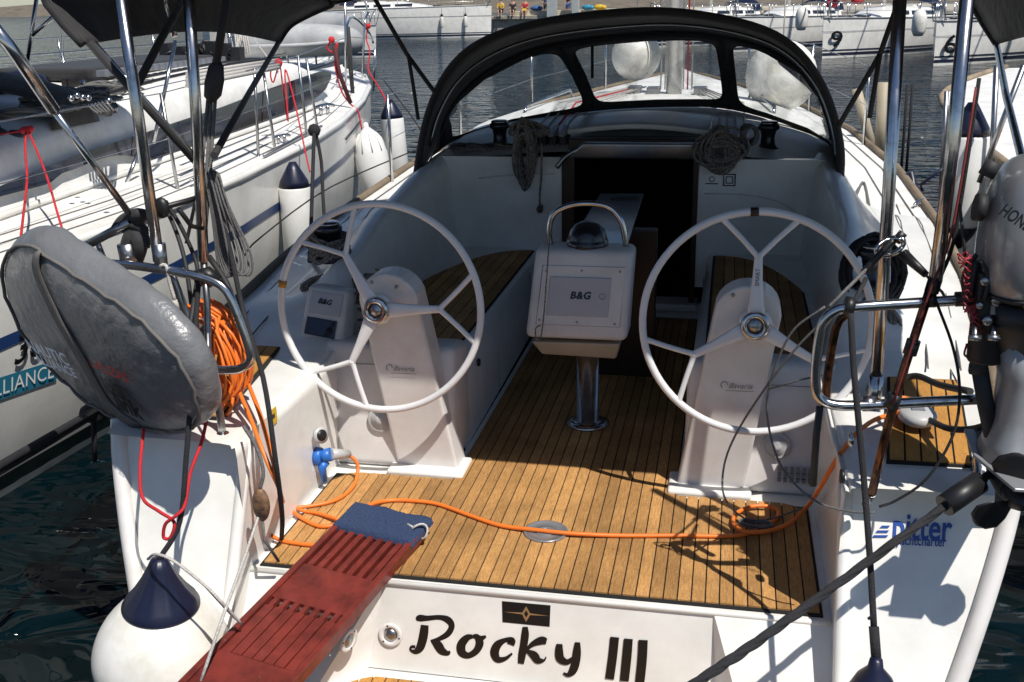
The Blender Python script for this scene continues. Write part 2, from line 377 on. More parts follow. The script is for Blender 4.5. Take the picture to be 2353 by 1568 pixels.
m.poly([(NX1+.02, 0, 0), (NB1, .185*FZ, FZ), (.70, -.42, FZ-.02), slope(.80, -.56), slope(.80, -.55)])
m.build('notch_cheek', gel, Y_)
m = MB(); m.tube([(-.93, -.002, -.008), (NX1+.3, -.002, -.008), (.93, -.002, -.008)], .010, 8); m.build('step_nosing', gel, Y_)
# swim step
m = MB(); m.box(-.9, .9, -1.0, .1, FZ-.3, FZ-.004); m.build('swim_step', gel, Y_)

# ---- planking ---------------------------------------------------------------
def planks(x0, x1, pitch, ylo, yhi, z, gap=.0045, th=.006, mt=teak, parent=Y_, skew=0, name='plank'):
    n = max(1, int(round((x1-x0)/pitch))); p = (x1-x0)/n
    for i in range(n):
        a, b = x0+p*i+gap/2, x0+p*(i+1)-gap/2; sub = []
        la, lb, ha, hb_ = ylo(a), ylo(b), yhi(a), yhi(b)
        if ha-la < .02 and hb_-lb < .02: continue
        mb = MB(); zz = random.uniform(-.0004, .0004)
        mb.hexa([(a+skew*la, la, z-th), (b+skew*lb, lb, z-th), (b+skew*hb_, hb_, z-th), (a+skew*ha, ha, z-th),
                 (a+skew*la, la, z+zz), (b+skew*lb, lb, z+zz), (b+skew*hb_, hb_, z+zz), (a+skew*ha, ha, z+zz)])
        mb.build(name, mt, parent)
def fan(fn0, fn1, x0, x1, z, nm, mt, n=40):
    mb = MB(); rows = [[(lerp(x0, x1, i/n), fn0(lerp(x0, x1, i/n)), z) for i in range(n+1)], [(lerp(x0, x1, i/n), fn1(lerp(x0, x1, i/n)), z) for i in range(n+1)]]
    mb.rings(rows, closed=False, smooth_=False); return mb.build(nm, mt, Y_)
def fyhi(x):
    ax = abs(x)
    if ax < .425: return 3.32
    if ax < .72: return .745
    return .745-.10+.10*sqrt(max(0, 1-((ax-.80)/.10)**2)) if ax > .80 else .745
# floor tub
m = MB(); m.poly([(-.93, 0, 0), (.93, 0, 0), (.93, .95, 0), (.455, .95, 0), (.455, 3.4, 0), (-.455, 3.4, 0), (-.455, .95, 0), (-.93, .95, 0)]); m.build('cockpit_floor', gel, Y_)
EX = .012
m = MB()
m.box(-.905, .905, .012, .735, .0, .006); m.box(-.43, .43, .735, 3.32, .0, .006); m.build('floor_caulking', caulk, Y_)
planks(-.897, .897, .0427, lambda x: .026, fyhi, .0112, th=.0065)
fl = [o for o in bpy.data.objects if o.name.startswith('floor_caulking')]
# round drain plate in the floor
dc = at(1254, 1223, Z=.012)
m = MB(); m.lathe([(.001, 0), (.078, 0), (.078, .006), (.070, .008), (.068, .005), (.035, .005), (.033, .008), (.012, .008), (.011, .002), (.001, .002)], (dc.x, dc.y, .0112), seg=40)
drain = m.build('table_socket_cover', greyp, Y_)
# seats
for s in (-1, 1):
    m = MB()
    def edge_out(y): return .95-.30*max(0, (y-2.3)/.75)**2 if y > 2.3 else (.95-.06*max(0, (1.5-y)/.4)**2)
    ys = [1.05+2.0*i/16 for i in range(17)]
    xin = lambda y: .455+.02*(y-1)/2
    rows = [[(s*xin(y), y, 0), (s*xin(y), y, .375), (s*(xin(y)+.025), y, .40), (s*(1.0), y, .40), (s*1.12, y, .42)] for y in ys]
    m.rings(rows, closed=False); m.build('seat', gel, Y_)
    ylo = lambda x: 1.20+.05*max(0, (abs(x)-.8)/.15)**2
    yhi = lambda x: 2.96-.75*max(0, (abs(x)-.52)/.44)**2.6
    fan(lambda x: ylo(x)-.01, lambda x: yhi(x)+.01, s*.505, s*.955, .404, 'seat_caulking', caulk)
    a, b = sorted((s*.515, s*.945)); planks(a, b, .0535, ylo, yhi, .4095, th=.004)
    # helm box
    m = MB(); pr = [(s*.45, .82, 0), (s*1.0, .82, 0), (s*1.0, 1.14, 0), (s*.45, 1.14, 0)]
    tp = [(s*.45, .90, .50), (s*1.0, .90, .50), (s*1.0, 1.14, .46), (s*.45, 1.14, .46)]
    if s < 0: pr = [pr[1], pr[0], pr[3], pr[2]]; tp = [tp[1], tp[0], tp[3], tp[2]]
    m.hexa(pr+tp); m.build('helm_box', moulded, Y_, bevel=.035, smooth_all=True)
    # loudspeaker / round fitting in the helm box
    cpt = at(870, 970, Y=.82) if s < 0 else at(1785, 1030, Y=.82)
    m = MB(); m.lathe([(.001, 0), (.052, 0), (.052, .010), (.046, .013), (.036, .011), (.034, .016), (.02, .016), (.018, .020), (.006, .022), (.001, .022)], (cpt.x, cpt.y-.004+cpt.z*.16, cpt.z), (0, -1, .16), 32)
    lf = m.build('speaker', greypl, Y_)
# coamings lofted (x, z list) per station
CS = [  # y, inner bottom z, (x,z)*5
    (-.02, [(.93, .0), (.93, .40), (.945, .435), (.985, .452), (1.30, .455), (1.38, .46)]),
    (.10, [(.93, .0), (.93, .40), (.945, .435), (.985, .452), (1.32, .458), (1.42, .46)]),
    (.62, [(.93, .0), (.93, .40), (.945, .435), (.985, .452), (1.34, .462), (1.49, .48)]),
    (.80, [(.93, .0), (.93, .41), (.95, .45), (1.0, .465), (1.34, .47), (1.52, .49)]),
    (1.0, [(.93, .0), (.94, .43), (.97, .48), (1.03, .505), (1.30, .50), (1.545, .50)]),
    (1.34, [(.94, .0), (.97, .45), (1.01, .68), (1.08, .715), (1.27, .57), (1.58, .515)]),
    (2.2, [(.94, .0), (.99, .45), (1.06, .76), (1.16, .80), (1.36, .60), (1.675, .55)]),
    (2.85, [(.94, .0), (.99, .45), (1.04, .84), (1.15, .88), (1.36, .64), (1.71, .575)]),
    (3.2, [(.94, .0), (.98, .45), (1.02, .90), (1.13, .92), (1.34, .66), (1.72, .59)])]
for s in (-1, 1):
    m = MB(); rows = []
    for i in range(len(CS)-1):
        (y0, a), (y1, b) = CS[i], CS[i+1]
        k = 5
        for q in range(k + (1 if i == len(CS)-2 else 0)):
            t = q/k; tt = t*t*(3-2*t)
            row = []
            for (p, r) in zip(a, b): row.append((s*lerp(p[0], r[0], tt), lerp(y0, y1, t), lerp(p[1], r[1], tt)))
            rows.append(smooth(row, 3))
    rows = [[V(p) for p in r] for r in rows]
    m.rings(rows, closed=False); m.build('coaming', gel, Y_)
    # aft coaming teak pad
    a, b = sorted((s*1.075, s*1.305)); sk = s*.13
    lo_f = lambda x: .165+.08*(abs(x)-1.03); hi_f = lambda x: .80+.1*(abs(x)-1.0)
    m = MB(); m.hexa([(a-.006+sk*.15-sk*.2, .15, .455), (b+.006+sk*.15-sk*.2, .15, .455), (b+.006+sk*.86-sk*.2, .86, .468), (a-.006+sk*.86-sk*.2, .86, .468),
                      (a-.006+sk*.15-sk*.2, .15, .466), (b+.006+sk*.15-sk*.2, .15, .466), (b+.006+sk*.86-sk*.2, .86, .480), (a-.006+sk*.86-sk*.2, .86, .480)]); m.build('pad_caulking', caulk, Y_)
    n = 5; p = (b-a)/n
    for i in range(n):
        x0, x1 = a+p*i+.003, a+p*(i+1)-.003; m = MB(); q0, q1 = .158, .850
        m.hexa([(x0+sk*(q0-.2), q0, .46), (x1+sk*(q0-.2), q0, .46), (x1+sk*(q1-.2), q1, .472), (x0+sk*(q1-.2), q1, .472),
                (x0+sk*(q0-.2), q0, .4705), (x1+sk*(q0-.2), q0, .4705), (x1+sk*(q1-.2), q1, .4845), (x0+sk*(q1-.2), q1, .4845)])
        m.build('plank', teak2, Y_)
# swim step teak
fan(lambda x: -.9, lambda x: -.10-.08*max(0, (abs(x)-.48)/.1)**1.0 if abs(x) < .62 else -.2, -.62, .62, FZ+.001, 'step_caulking', caulk)
planks(-.61, .61, .0427, lambda x: -.88, lambda x: -.108-.8*max(0, (abs(x)-.50)), FZ+.0065, th=.0045, mt=teak2)

# ---- deck, coachroof ---------------------------------------------------------
m = MB(); rows = []
for i in range(24):
    y = 5.25+(9.78-5.25)*i/23; b, dz = hb(y)
    rows.append([(b*t, y, dz+.05*(1-t*t)) for t in [-1+2*j/16 for j in range(17)]])
m.rings(rows, closed=False); m.build('foredeck', gel2, Y_)
for s in (-1, 1):
    m = MB(); rows = []
    for i in range(12):
        y = 3.15+2.12*i/11; b, dz = hb(y)
        rows.append([(s*b*t, y, dz+.05*(1-t*t)) for t in (1, .9, .8, .7, .62)])
    m.rings(rows, closed=False); m.build('side_deck', gel2, Y_)
for s in (-1, 1):
    m = MB(); P = []
    for i in range(40):
        y = .15+9.5*i/39; b, dz = hb(y); P.append((s*(b-.03), y, dz+.018))
    m.tube(P, .022, 6); m.build('toe_rail', teak_mat('toe_rail_teak', (.30, .24, .17), (.20, .15, .10)) if s < 0 else bpy.data.materials['toe_rail_teak'], Y_)
    # deck seam lines on the side deck
    for off in (.13, .24):
        m = MB(); P = []
        for i in range(40):
            y = .9+5*i/39; b, dz = hb(y)
            if y >= 3.15: z_ = dz+.05*(1-((b-off)/b)**2)
            else:
                x5, z5 = (1.34, .66) if y > 2.9 else (1.34+.02*(y-.9), lerp(.50, .62, (y-.9)/2)); z_ = dz+(z5-dz)*min(1, off/(b-x5))*.8
            P.append((s*(b-off), y, z_+.006))
        m.tube(P, .0035, 5); m.build('deck_line', greyrope, Y_)
CR_ = [(3.05, 1.16, .90), (3.6, 1.18, .95), (4.3, 1.16, 1.0), (5.2, 1.0, 1.02), (6.2, .78, 1.0), (7.0, .5, .93), (7.3, .3, .86)]
m = MB(); rows = []
for i in range(26):
    y = 3.05+4.25*i/25; b, z = interp(CR_, y)
    dz = hb(y)[1]
    rows.append(smooth([(-b-.14, y, dz+.02), (-b-.02, y, z-.08), (-b+.12, y, z), (-b*.5, y, z+.05), (0, y, z+.07), (b*.5, y, z+.05), (b-.12, y, z), (b+.02, y, z-.08), (b+.14, y, dz+.02)], 3))
m.rings(rows, closed=False); m.build('coachroof', gel2, Y_)
# bulkhead with companionway opening
OX0, OX1, OZ0 = -.285, .395, .095
m = MB(); Yb = 3.05
m.box(-1.08, OX0-.075, Yb, Yb+.06, .2, .93); m.box(OX1, 1.08, Yb, Yb+.06, .2, .93); m.box(-.6, .6, Yb, Yb+.06, -.05, OZ0)
m.build('bulkhead', gel, Y_)
m = MB(); m.box(OX0-.075, OX0, Yb-.01, Yb+.08, OZ0, .95); m.build('companionway_jamb', wood, Y_, bevel=.006); m = MB(); m.box(OX1-.02, OX1+.012, Yb-.012, Yb+.08, OZ0, .95); m.build('companionway_jamb', wood, Y_, bevel=.006)
m = MB(); m.box(OX0-.05, OX1+.03, Yb-.06, Yb+.12, OZ0-.03, OZ0+.012); m.build('threshold', moulded, Y_, bevel=.01)
# dark cabin inside
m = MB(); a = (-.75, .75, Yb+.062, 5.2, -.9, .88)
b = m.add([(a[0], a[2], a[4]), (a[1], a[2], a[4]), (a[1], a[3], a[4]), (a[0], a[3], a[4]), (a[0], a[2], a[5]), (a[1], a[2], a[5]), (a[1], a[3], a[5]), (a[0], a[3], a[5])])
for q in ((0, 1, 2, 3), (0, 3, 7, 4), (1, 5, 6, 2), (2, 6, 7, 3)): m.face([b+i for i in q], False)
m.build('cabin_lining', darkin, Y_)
# companion steps seen dimly
for k in range(3):
    m = MB(); m.box(OX0+.04, OX1-.04, Yb+.1+k*.15, Yb+.32+k*.15, -.12-k*.24, -.09-k*.24); m.build('cabin_step', wood, Y_)
# hatch: garage and sliding lid
m = MB()
for (y, z, w_) in ((3.03, .985, .37), (3.2, .985, .37)): pass
hx0, hx1 = -.33, .43
m.hexa([(hx0, 3.0, .93), (hx1, 3.0, .93), (hx1, 3.07, .93), (hx0, 3.07, .93), (hx0+.1, 2.98, 1.02), (hx1-.02, 2.98, 1.02), (hx1-.02, 3.07, 1.02), (hx0+.1, 3.07, 1.02)])
m.build('hatch_frame', steeld, Y_, bevel=.012, smooth_all=True)
m = MB(); m.tube([(hx0-.05, 2.99, .88), (hx0+.0, 3.0, .94), (hx0+.10, 3.01, 1.0)], .014, 8, k=4); m.build('hatch_corner', steeld, Y_)
m = MB(); rows = []
for i in range(9):
    y = 3.25+.75*i/8; z = 1.045+.03*sin(pi*i/8)
    rows.append([(lerp(hx0-.03, hx1+.03, j/10), y, z+.035*sin(pi*j/10)) for j in range(11)])
m.rings(rows, closed=False); m.build('sliding_hatch', moulded, Y_, solid=.03, bevel=.008)
m = MB(); m.box(hx0, hx1, 3.10, 3.24, .96, 1.03); m.build('hatch_slide', wood, Y_, bevel=.01)
for pts in (((1620, 445), (1720, 448), (1800, 470), (1860, 520), (1895, 580)), ((1030, 425), (1100, 410), (1180, 402), (1275, 400))):
    m = MB(); m.tube([at(x, y, Y=Yb-.004) for x, y in pts if abs(at(x, y, Y=Yb).x) < 1.02], .005, 6, k=4); m.build('moulding_line', moulded, Y_)
for s in (-1, 1):
    for y in (1.75, 2.6):
        m = MB(); m.tube([(s*.4625, y, .02), (s*.4615+s*.004, y, .37)], .0025, 5); m.build('locker_seam', greystripe, Y_)
    m = MB(); m.tube([(s*.505, .852, .10), (s*.505, .875, .42), (s*.95, .875, .42), (s*.95, .852, .10)], .0022, 5, closed=True); m.build('helm_box_seam', greystripe, Y_)
# info stickers on the bulkhead
def bp(px, py, o=.003): return at(px, py, Y=Yb-o)
def quad(pts, name, mt, parent, off): 
    m = MB(); m.prism(pts, off); return m.build(name, mt, parent)
c0 = bp(1676, 414); 
m = MB()
for r0, r1 in ((.034, .028), (.020, .015)):
    for (ax, bx, az, bz) in ((-r0, r0, r1, r0), (-r0, r0, -r0, -r1), (-r0, -r1, -r1, r1), (r1, r0, -r1, r1)):
        m.box(c0.x+ax, c0.x+bx, c0.y-.001, c0.y, c0.z+az, c0.z+bz)
m.build('notice_sticker', blackink, Y_)
c0 = bp(1636, 412); m = MB(); m.box(c0.x-.035, c0.x+.035, c0.y-.001, c0.y, c0.z-.028, c0.z-.022); m.tube([(c0.x+.014*cos(a), c0.y-.002, c0.z+.014*sin(a)) for a in [2*pi*i/12 for i in range(12)]], .002, 4, closed=True); m.build('notice_sticker', blackink, Y_)

# ---- pedestals and wheels -----------------------------------------------------
for s, wc, rot in ((-1, V((-.68, .7135, .7001)), radians(2)), (1, V((.68, .7135, .7001)), radians(90))):
    m = MB(); front = []; bx, tx, hw0, hw1, zt = s*.55, s*.655, .125, .115, .72
    prof = [(bx-hw0, 0)]
    for k in range(13):
        a = pi-pi*k/12; prof.append((tx+hw1*cos(a), zt+hw1*sin(a)*.95))
    prof.append((bx+hw0, 0))
    fy = lambda z: .82-.085*(z/.8)
    A = [(x, fy(z), z) for x, z in prof]; B = [(x, fy(z)+.13, z) for x, z in prof]
    b0 = m.add(A); b1 = m.add(B); n = len(A)
    m.face(list(range(b0, b0+n)), False); m.face([b1+n-1-i for i in range(n)], False)
    for i in range(n-1): m.face([b0+i+1, b0+i, b1+i, b1+i+1], False)
    m.build('steering_pedestal', moulded, Y_, bevel=.012, smooth_all=False)
    m = MB(); m.box(bx-.155, bx+.155, .755, .93, .0, .026); m.build('pedestal_foot', gel, Y_, bevel=.012, smooth_all=True)
    m = MB()
    for dx, dz in ((-.055, .075), (.04, .06)): m.lathe([(.001, 0), (.007, 0), (.007, .006), (.001, .008)], (tx+dx, fy(zt+dz)+.001, zt+dz), (0, -1, 0), 8)
    m.build('pedestal_screw', steeld, Y_)
    # maker's script on the pedestal face
    lp = (at(925, 850, Y=.76) if s < 0 else at(1700, 890, Y=.76)); lp.y = fy(lp.z)-.0035
    text('Bavaria', 'pedestal_lettering', greystripe, lp, (1, 0, 0), (0, -.106, 1), .029, Y_, shear=.5)
    m = MB(); m.tube([lp+V((-.055+.012*cos(a), -.001, .002+.013*sin(a))) for a in [2*pi*i/12 for i in range(9)]], .0012, 4); m.tube([lp+V((-.05, -.001, -.019)), lp+V((.05, -.001, -.017))], .0008, 4); m.build('pedestal_flourish', blackink, Y_)
    # wheel
    tilt = .1076; RW = .40
    U1 = V((1, 0, 0)); U2 = V((0, sin(tilt), cos(tilt))); NN = U1.cross(U2)   # points aft (-Y)
    wp = lambda r, a, h=0: wc+U1*(r*cos(a))+U2*(r*sin(a))+NN*h
    m = MB(); m.tube([wp(RW-.013, 2*pi*i/72) for i in range(72)], .0135, 10, closed=True)
    whl = m.build('steering_wheel', wheelw, Y_)
    for k in range(3):
        a = rot+2*pi*k/3; m = MB(); fk = .62
        m.rings([[wp(r, a, h)+(U1*(-sin(a))+U2*cos(a))*(hw*cos(q)*1.0)+NN*(.009*sin(q)) for q in [2*pi*j/10 for j in range(10)]] for r, hw, h in ((.03, .032, .03), (.07, .027, .028), (.15, .018, .018), (RW*fk-.02, .014, .008), (RW*fk, .016, .006))])
        for e in (-1, 1):
            A0, A3 = wp(RW*fk-.015, a, .006), wp(RW-.014, a+e*.34, 0); m.tube([A0, lerp(A0, A3, .1)-(U1*cos(a)+U2*sin(a))*.006*0, lerp(A0, A3, .5)-(U1*(-sin(a))+U2*cos(a))*e*.002, lerp(A0, A3, .92), A3], lambda t: .0098+.0035*abs(2*t-1)**3, 8, k=3)
        m.build('spoke', wheelw, whl)
    m = MB(); m.lathe([(.04, -.06), (.04, .02), (.05, .03), (.05, .042), (.044, .05), (.03, .052), (.028, .046), (.001, .046)], wc, NN, 28); m.build('hub', steel, whl)
    m = MB(); m.lathe([(.001, .046), (.026, .046), (.026, .0485), (.001, .0485)], wc, NN, 20); m.build('hub_cap', steeld, whl)
    m = MB(); m.lathe([(.052, .0), (.06, .012), (.052, .024), (.045, .03), (.02, .03)], wc, NN, 24); m.build('hub_collar', wheelw, whl)
    # king spoke tape
    am = radians(168) if s < 0 else radians(93)
    m = MB(); m.tube([wp(RW-.013, am-.035), wp(RW-.013, am+.035)], .0155, 10); m.build('king_spoke_tape', wood if s > 0 else mat('amber_tape', (.42, .2, .03), .6), whl)
    if s > 0:
        text('SEASMART', 'spoke_lettering', blackink, wp(.15, rot, .0285), U2, -U1, .02, whl)

# ---- table pod -----------------------------------------------------------------
PY = 1.27
def pp(px, py, dy=0): return at(px, py, Y=PY+dy)
A_, B_, C_, D_ = pp(1205, 778), pp(1440, 788), pp(1456, 578, .07), pp(1230, 572, .07)
pod_n = (B_-A_).cross(D_-A_).normalized()
dep = V((0, .17, .0))
m = MB(); m.hexa([A_, B_, B_+dep, A_+dep, D_, C_, C_+dep, D_+dep]); pod = m.build('instrument_pod', moulded, Y_, bevel=.028, smooth_all=True)
def onp(u, v, o=0): 
    p = lerp(lerp(A_, B_, u), lerp(D_, C_, u), v); return p-V((0, 1, -.2)).normalized()*o
m = MB(); rr = []
for (u0, u1, v0, v1, o) in ((.10, .92, .17, .80, .004),):
    for e, oo in ((0, o), (.012, o+.001), (.012, o)): pass
def frame(u0, u1, v0, v1, w_, o, name, mt, th=.003):
    m = MB(); du = w_; dv = w_*1.1
    for (a, b, c, d) in ((u0, u1, v0, v0+dv), (u0, u1, v1-dv, v1), (u0, u0+du, v0+dv, v1-dv), (u1-du, u1, v0+dv, v1-dv)):
        q = [onp(a, c, o), onp(b, c, o), onp(b, d, o), onp(a, d, o)]; m.prism(q, V((0, th, 0)))
    return m.build(name, mt, pod)
m = MB(); m.prism([onp(.10, .17, .004), onp(.92, .17, .004), onp(.93, .82, .004), onp(.11, .82, .004)], V((0, .008, 0))); m.build('pod_panel', moulded, pod)
frame(.095, .925, .165, .825, .008, .0015, 'panel_seam', greystripe)
m = MB(); m.prism([onp(.19, .27, .010), onp(.80, .27, .010), onp(.80, .70, .010), onp(.19, .70, .010)], V((0, .012, 0))); m.build('plotter_cover', mat('cover_grey_white', (.50, .50, .53), .45, vary=.1), pod, bevel=.003)
text('B&G', 'plotter_lettering', blackink, onp(.51, .50, .0125), (1, 0, 0), (0, .2, 1), .042, pod, bold=.035, shear=.2, spacing=1.1)
m = MB(); cc = onp(.73, .5, .012); m.tube([cc+V((.012*cos(2*pi*i/14), -.001, .012*sin(2*pi*i/14))) for i in range(14)], .0012, 4, closed=True); m.build('cover_badge', greystripe, pod)
m = MB()
for u, v in ((.14, .76), (.5, .775), (.88, .775), (.13, .215), (.87, .2), (.5, .205)):
    c = onp(u, v, .006); m.lathe([(.001, 0), (.005, 0), (.004, .003), (.001, .003)], c, (0, -1, 0), 8)
m.build('panel_screws', steeld, pod)
m = MB(); q = [pp(1220, 786, .02), pp(1425, 792, .02), pp(1415, 826, .05), pp(1245, 815, .05)]; m.prism(q, V((0, .13, 0))); m.build('pod_underside', mat('beige_moulding', (.52, .44, .32), .45, vary=.15), pod, bevel=.01)
# leg and foot
lx, ly = .012, 1.385
m = MB(); m.lathe([(.095, .012), (.095, .02), (.07, .028), (.048, .03), (.046, .6), (.001, .6)], (lx, ly, 0), seg=28); m.build('table_leg', steel, Y_)
# grab arch
P = [at(x, y, Y=PY+.16) for x, y in ((1265, 566), (1262, 530), (1272, 493), (1305, 474), (1350, 468), (1398, 476), (1425, 505), (1434, 535), (1438, 566))]
m = MB(); m.tube(P, .0125, 10, k=5); m.build('grab_arch', steel, Y_)
# compass bowl
cc = at(1350, 562, Y=PY+.17); m = MB(); m.lathe([(.088, -.02), (.088, .018), (.083, .022), (.083, .03), (.072, .062), (.05, .088), (.025, .098), (.001, .10)], cc, seg=32); m.build('compass', mat('compass_black', (.01, .012, .016), .25, coat=.4), Y_)
# table leaf behind
tz = at(1230, 572, Y=PY+.1).z-.01
m = MB(); m.hexa([at(1300, 575, Z=tz-.03), at(1440, 572, Z=tz-.03), at(1480, 445, Z=tz-.03), at(1378, 445, Z=tz-.03), at(1300, 575, Z=tz), at(1440, 572, Z=tz), at(1480, 445, Z=tz), at(1378, 445, Z=tz)])
m.build('cockpit_table', mat('table_grey_blue', (.36, .38, .42), .18, vary=.1, coat=.4), Y_, bevel=.008)
m = MB(); a_, b_ = at(1405, 455, Z=tz+.004), at(1465, 455, Z=tz+.004); m.prism([a_, b_, b_+V((0, -.06, 0)), a_+V((0, -.06, 0))], (0, 0, .004)); m.build('table_slot', blackp, Y_)
m = MB(); m.box(lx-.11, lx+.24, 2.02, 2.10, 0.01, tz-.04); m.build('table_leaf_support', wood, Y_, bevel=.006)
# lanyard on the pod
m = MB(); m.tube([pp(1270, 505, .1), pp(1262, 560, .0), pp(1256, 640, -.02), pp(1250, 720, -.04), pp(1243, 772, -.03), pp(1232, 780, -.03), pp(1231, 755, -.03), pp(1242, 748, -.03)], .003, 5, k=5); tag(m.build('lanyard', braid), 'thin flecked cord looped over the grab arch and hanging down the instrument pod', 'cord')

# B&G instrument at left coaming
pl = V((-1.0, .99, .56))
ia, ib, ic, id_ = at(688, 778, Y=.93), at(775, 795, Y=.93), at(800, 668, Y=1.06), at(708, 655, Y=1.06)
m = MB(); dd = V((0, .12, -.02)); m.hexa([ia+dd*0+V((-.01, 0, -.02)), ib+V((.01, 0, -.02)), ib+dd+V((.02, 0, -.05)), ia+dd+V((-.02, 0, -.05)), id_, ic, ic+dd, id_+dd]); ins = m.build('instrument_binnacle', moulded, Y_, bevel=.018, smooth_all=True)
def oni(u, v, o=0): p = lerp(lerp(ia, ib, u), lerp(id_, ic, u), v); return p+V((0, -.72, .69))*o
m = MB(); m.prism([oni(.10, .10, .004), oni(.88, .10, .004), oni(.88, .42, .004), oni(.10, .42, .004)], V((0, .01, -.006))); m.build('display_screen', glassd, ins, bevel=.004)
m = MB(); m.prism([oni(.12, .50, .004), oni(.92, .50, .004), oni(.92, .90, .004), oni(.12, .90, .004)], V((0, .01, -.006))); m.build('display_cover', bpy.data.materials['cover_grey_white'], ins, bevel=.003)
text('B&G', 'display_lettering', blackink, oni(.5, .72, .007), ib-ia, id_-ia, .030, ins, bold=.03, shear=.2)

# ---- winches -------------------------------------------------------------------
def winch(loc, sc=1):
    m = MB(); m.lathe([(.001, 0), (.075, 0), (.075, .02), (.055, .03), (.042, .05), (.038, .09), (.045, .12), (.06, .13), (.062, .15), (.05, .16), (.001, .16)], loc, seg=24)
    for i in range(len(m.v)): pass
    o = m.build('winch', mat('winch_alloy', (.06, .062, .07), .3, metal=.8) if 'winch_alloy' not in MT else MT['winch_alloy'], Y_)
    m = MB(); m.lathe([(.001, .16), (.05, .16), (.052, .168), (.04, .175), (.001, .175)], loc, seg=20); m.build('winch_top', steel, o)
wl = at(735, 640, Y=1.45); wl = V((-1.14, 1.42, .70)); winch(wl)
wr = V((1.13, 1.30, .69)); winch(wr)
winch(V((-.78, 3.35, .93))); winch(V((.78, 3.35, .93)))
# rope clutches on the coachroof, either side of the hatch
for s, xs in ((-1, (-.62, -.56, -.50, -.44, -.38)), (1, (.50, .55, .60, .65))):
    for x in xs:
        m = MB(); m.box(x-.022, x+.022, 3.22, 3.40, .95, 1.03); m.build('rope_clutch', greyd if s > 0 else blackp, Y_, bevel=.008)
        m = MB(); m.hexa([(x-.014, 3.16, 1.03), (x+.014, 3.16, 1.03), (x+.014, 3.36, 1.03), (x-.014, 3.36, 1.03), (x-.012, 3.14, 1.045), (x+.012, 3.14, 1.045), (x+.014, 3.36, 1.075), (x-.014, 3.36, 1.075)]); m.build('clutch_lever', greypl, Y_)
        m = MB(); m.tube([(x, 3.42, .99), (x, 4.6, 1.09), (lerp(x, .1, .6), 5.6, 1.12)], .006, 5); m.build('halyard', whiterope if x != -.5 else redrope, Y_)

# ---- sprayhood --------------------------------------------------------------------
SP = [at(x, y, Y=2.92) for x, y in ((948, 462), (985, 260), (1060, 130), (1200, 62), (1420, 29), (1600, 33), (1780, 80), (1880, 180), (1930, 330), (1925, 470))]
AR1 = smooth(SP, 6)
A2p = [V(p) for p in ((-1.24, 3.55, .90), (-1.19, 3.72, 1.12), (-1.02, 3.86, 1.32), (-.66, 3.95, 1.49), (-.10, 3.98, 1.565), (.36, 3.98, 1.57), (.76, 3.95, 1.48), (1.02, 3.86, 1.30), (1.13, 3.72, 1.08), (1.16, 3.55, .90))]
AR2 = smooth(A2p, 6)
m = MB(); rows = []
for t in [i/8 for i in range(9)]:
    rows.append([lerp(a, b, t)+V((0, 0, .035*sin(pi*t))) for a, b in zip(AR1, AR2)])
m.rings(rows, closed=False); hood = m.build('sprayhood', canvas, Y_, solid=.006)
m = MB(); m.tube([p+V((0, -.004, 0)) for p in AR1], .021, 10); m.build('hood_arch', canvas, hood)
m = MB(); m.tube([p+V((0, .02, -.012)) for p in AR1[5:-5]], .014, 8); m.build('hood_bow_tube', canvas, hood)
m = MB(); m.tube([lerp(a, b, .45)+V((0, 0, -.02)) for a, b in zip(AR1, AR2)][3:-3], .0125, 8); m.build('hood_bow_tube', steeld, hood)
m = MB(); m.tube([p+V((0, -.03, -.012)) for p in AR2][3:-3], .011, 8); m.build('hood_piping', canvas, hood)
# side skirts, from arch foot down to coaming
BC = [V(p) for p in ((-1.25, 3.50, .86), (-1.17, 3.82, .925), (-.86, 4.12, 1.0), (-.44, 4.24, 1.055), (-.05, 4.28, 1.085), (.45, 4.27, 1.09), (.80, 4.14, 1.035), (1.10, 3.84, .95), (1.17, 3.62, .90), (1.18, 3.48, .86))]
AB = smooth(BC, 6)
NU = len(AR2)-1
def HS(u, v):
    f = u*NU; i = min(int(f), NU-1); t = f-i
    a = lerp(AR2[i], AR2[i+1], t); b = lerp(AB[i], AB[i+1], t)
    return lerp(a, b, v)+V((0, .05*sin(pi*v), .03*sin(pi*v)))
panes = [(.095, .354, .10, .95), (.373, .577, .12, .92), (.603, .892, .09, .95)]
fm = MB(); us = [0]+[x for p in panes for x in p[:2]]+[1]
def patch(mb, u0, u1, v0, v1, nu=8, nv=4):
    mb.rings([[HS(lerp(u0, u1, i/nu), lerp(v0, v1, j/nv)) for i in range(nu+1)] for j in range(nv+1)], closed=False)
cells = [(0.03, .363), (.363, .591), (.591, .97)]
patch(fm, 0, .03, 0, 1); patch(fm, .97, 1, 0, 1)
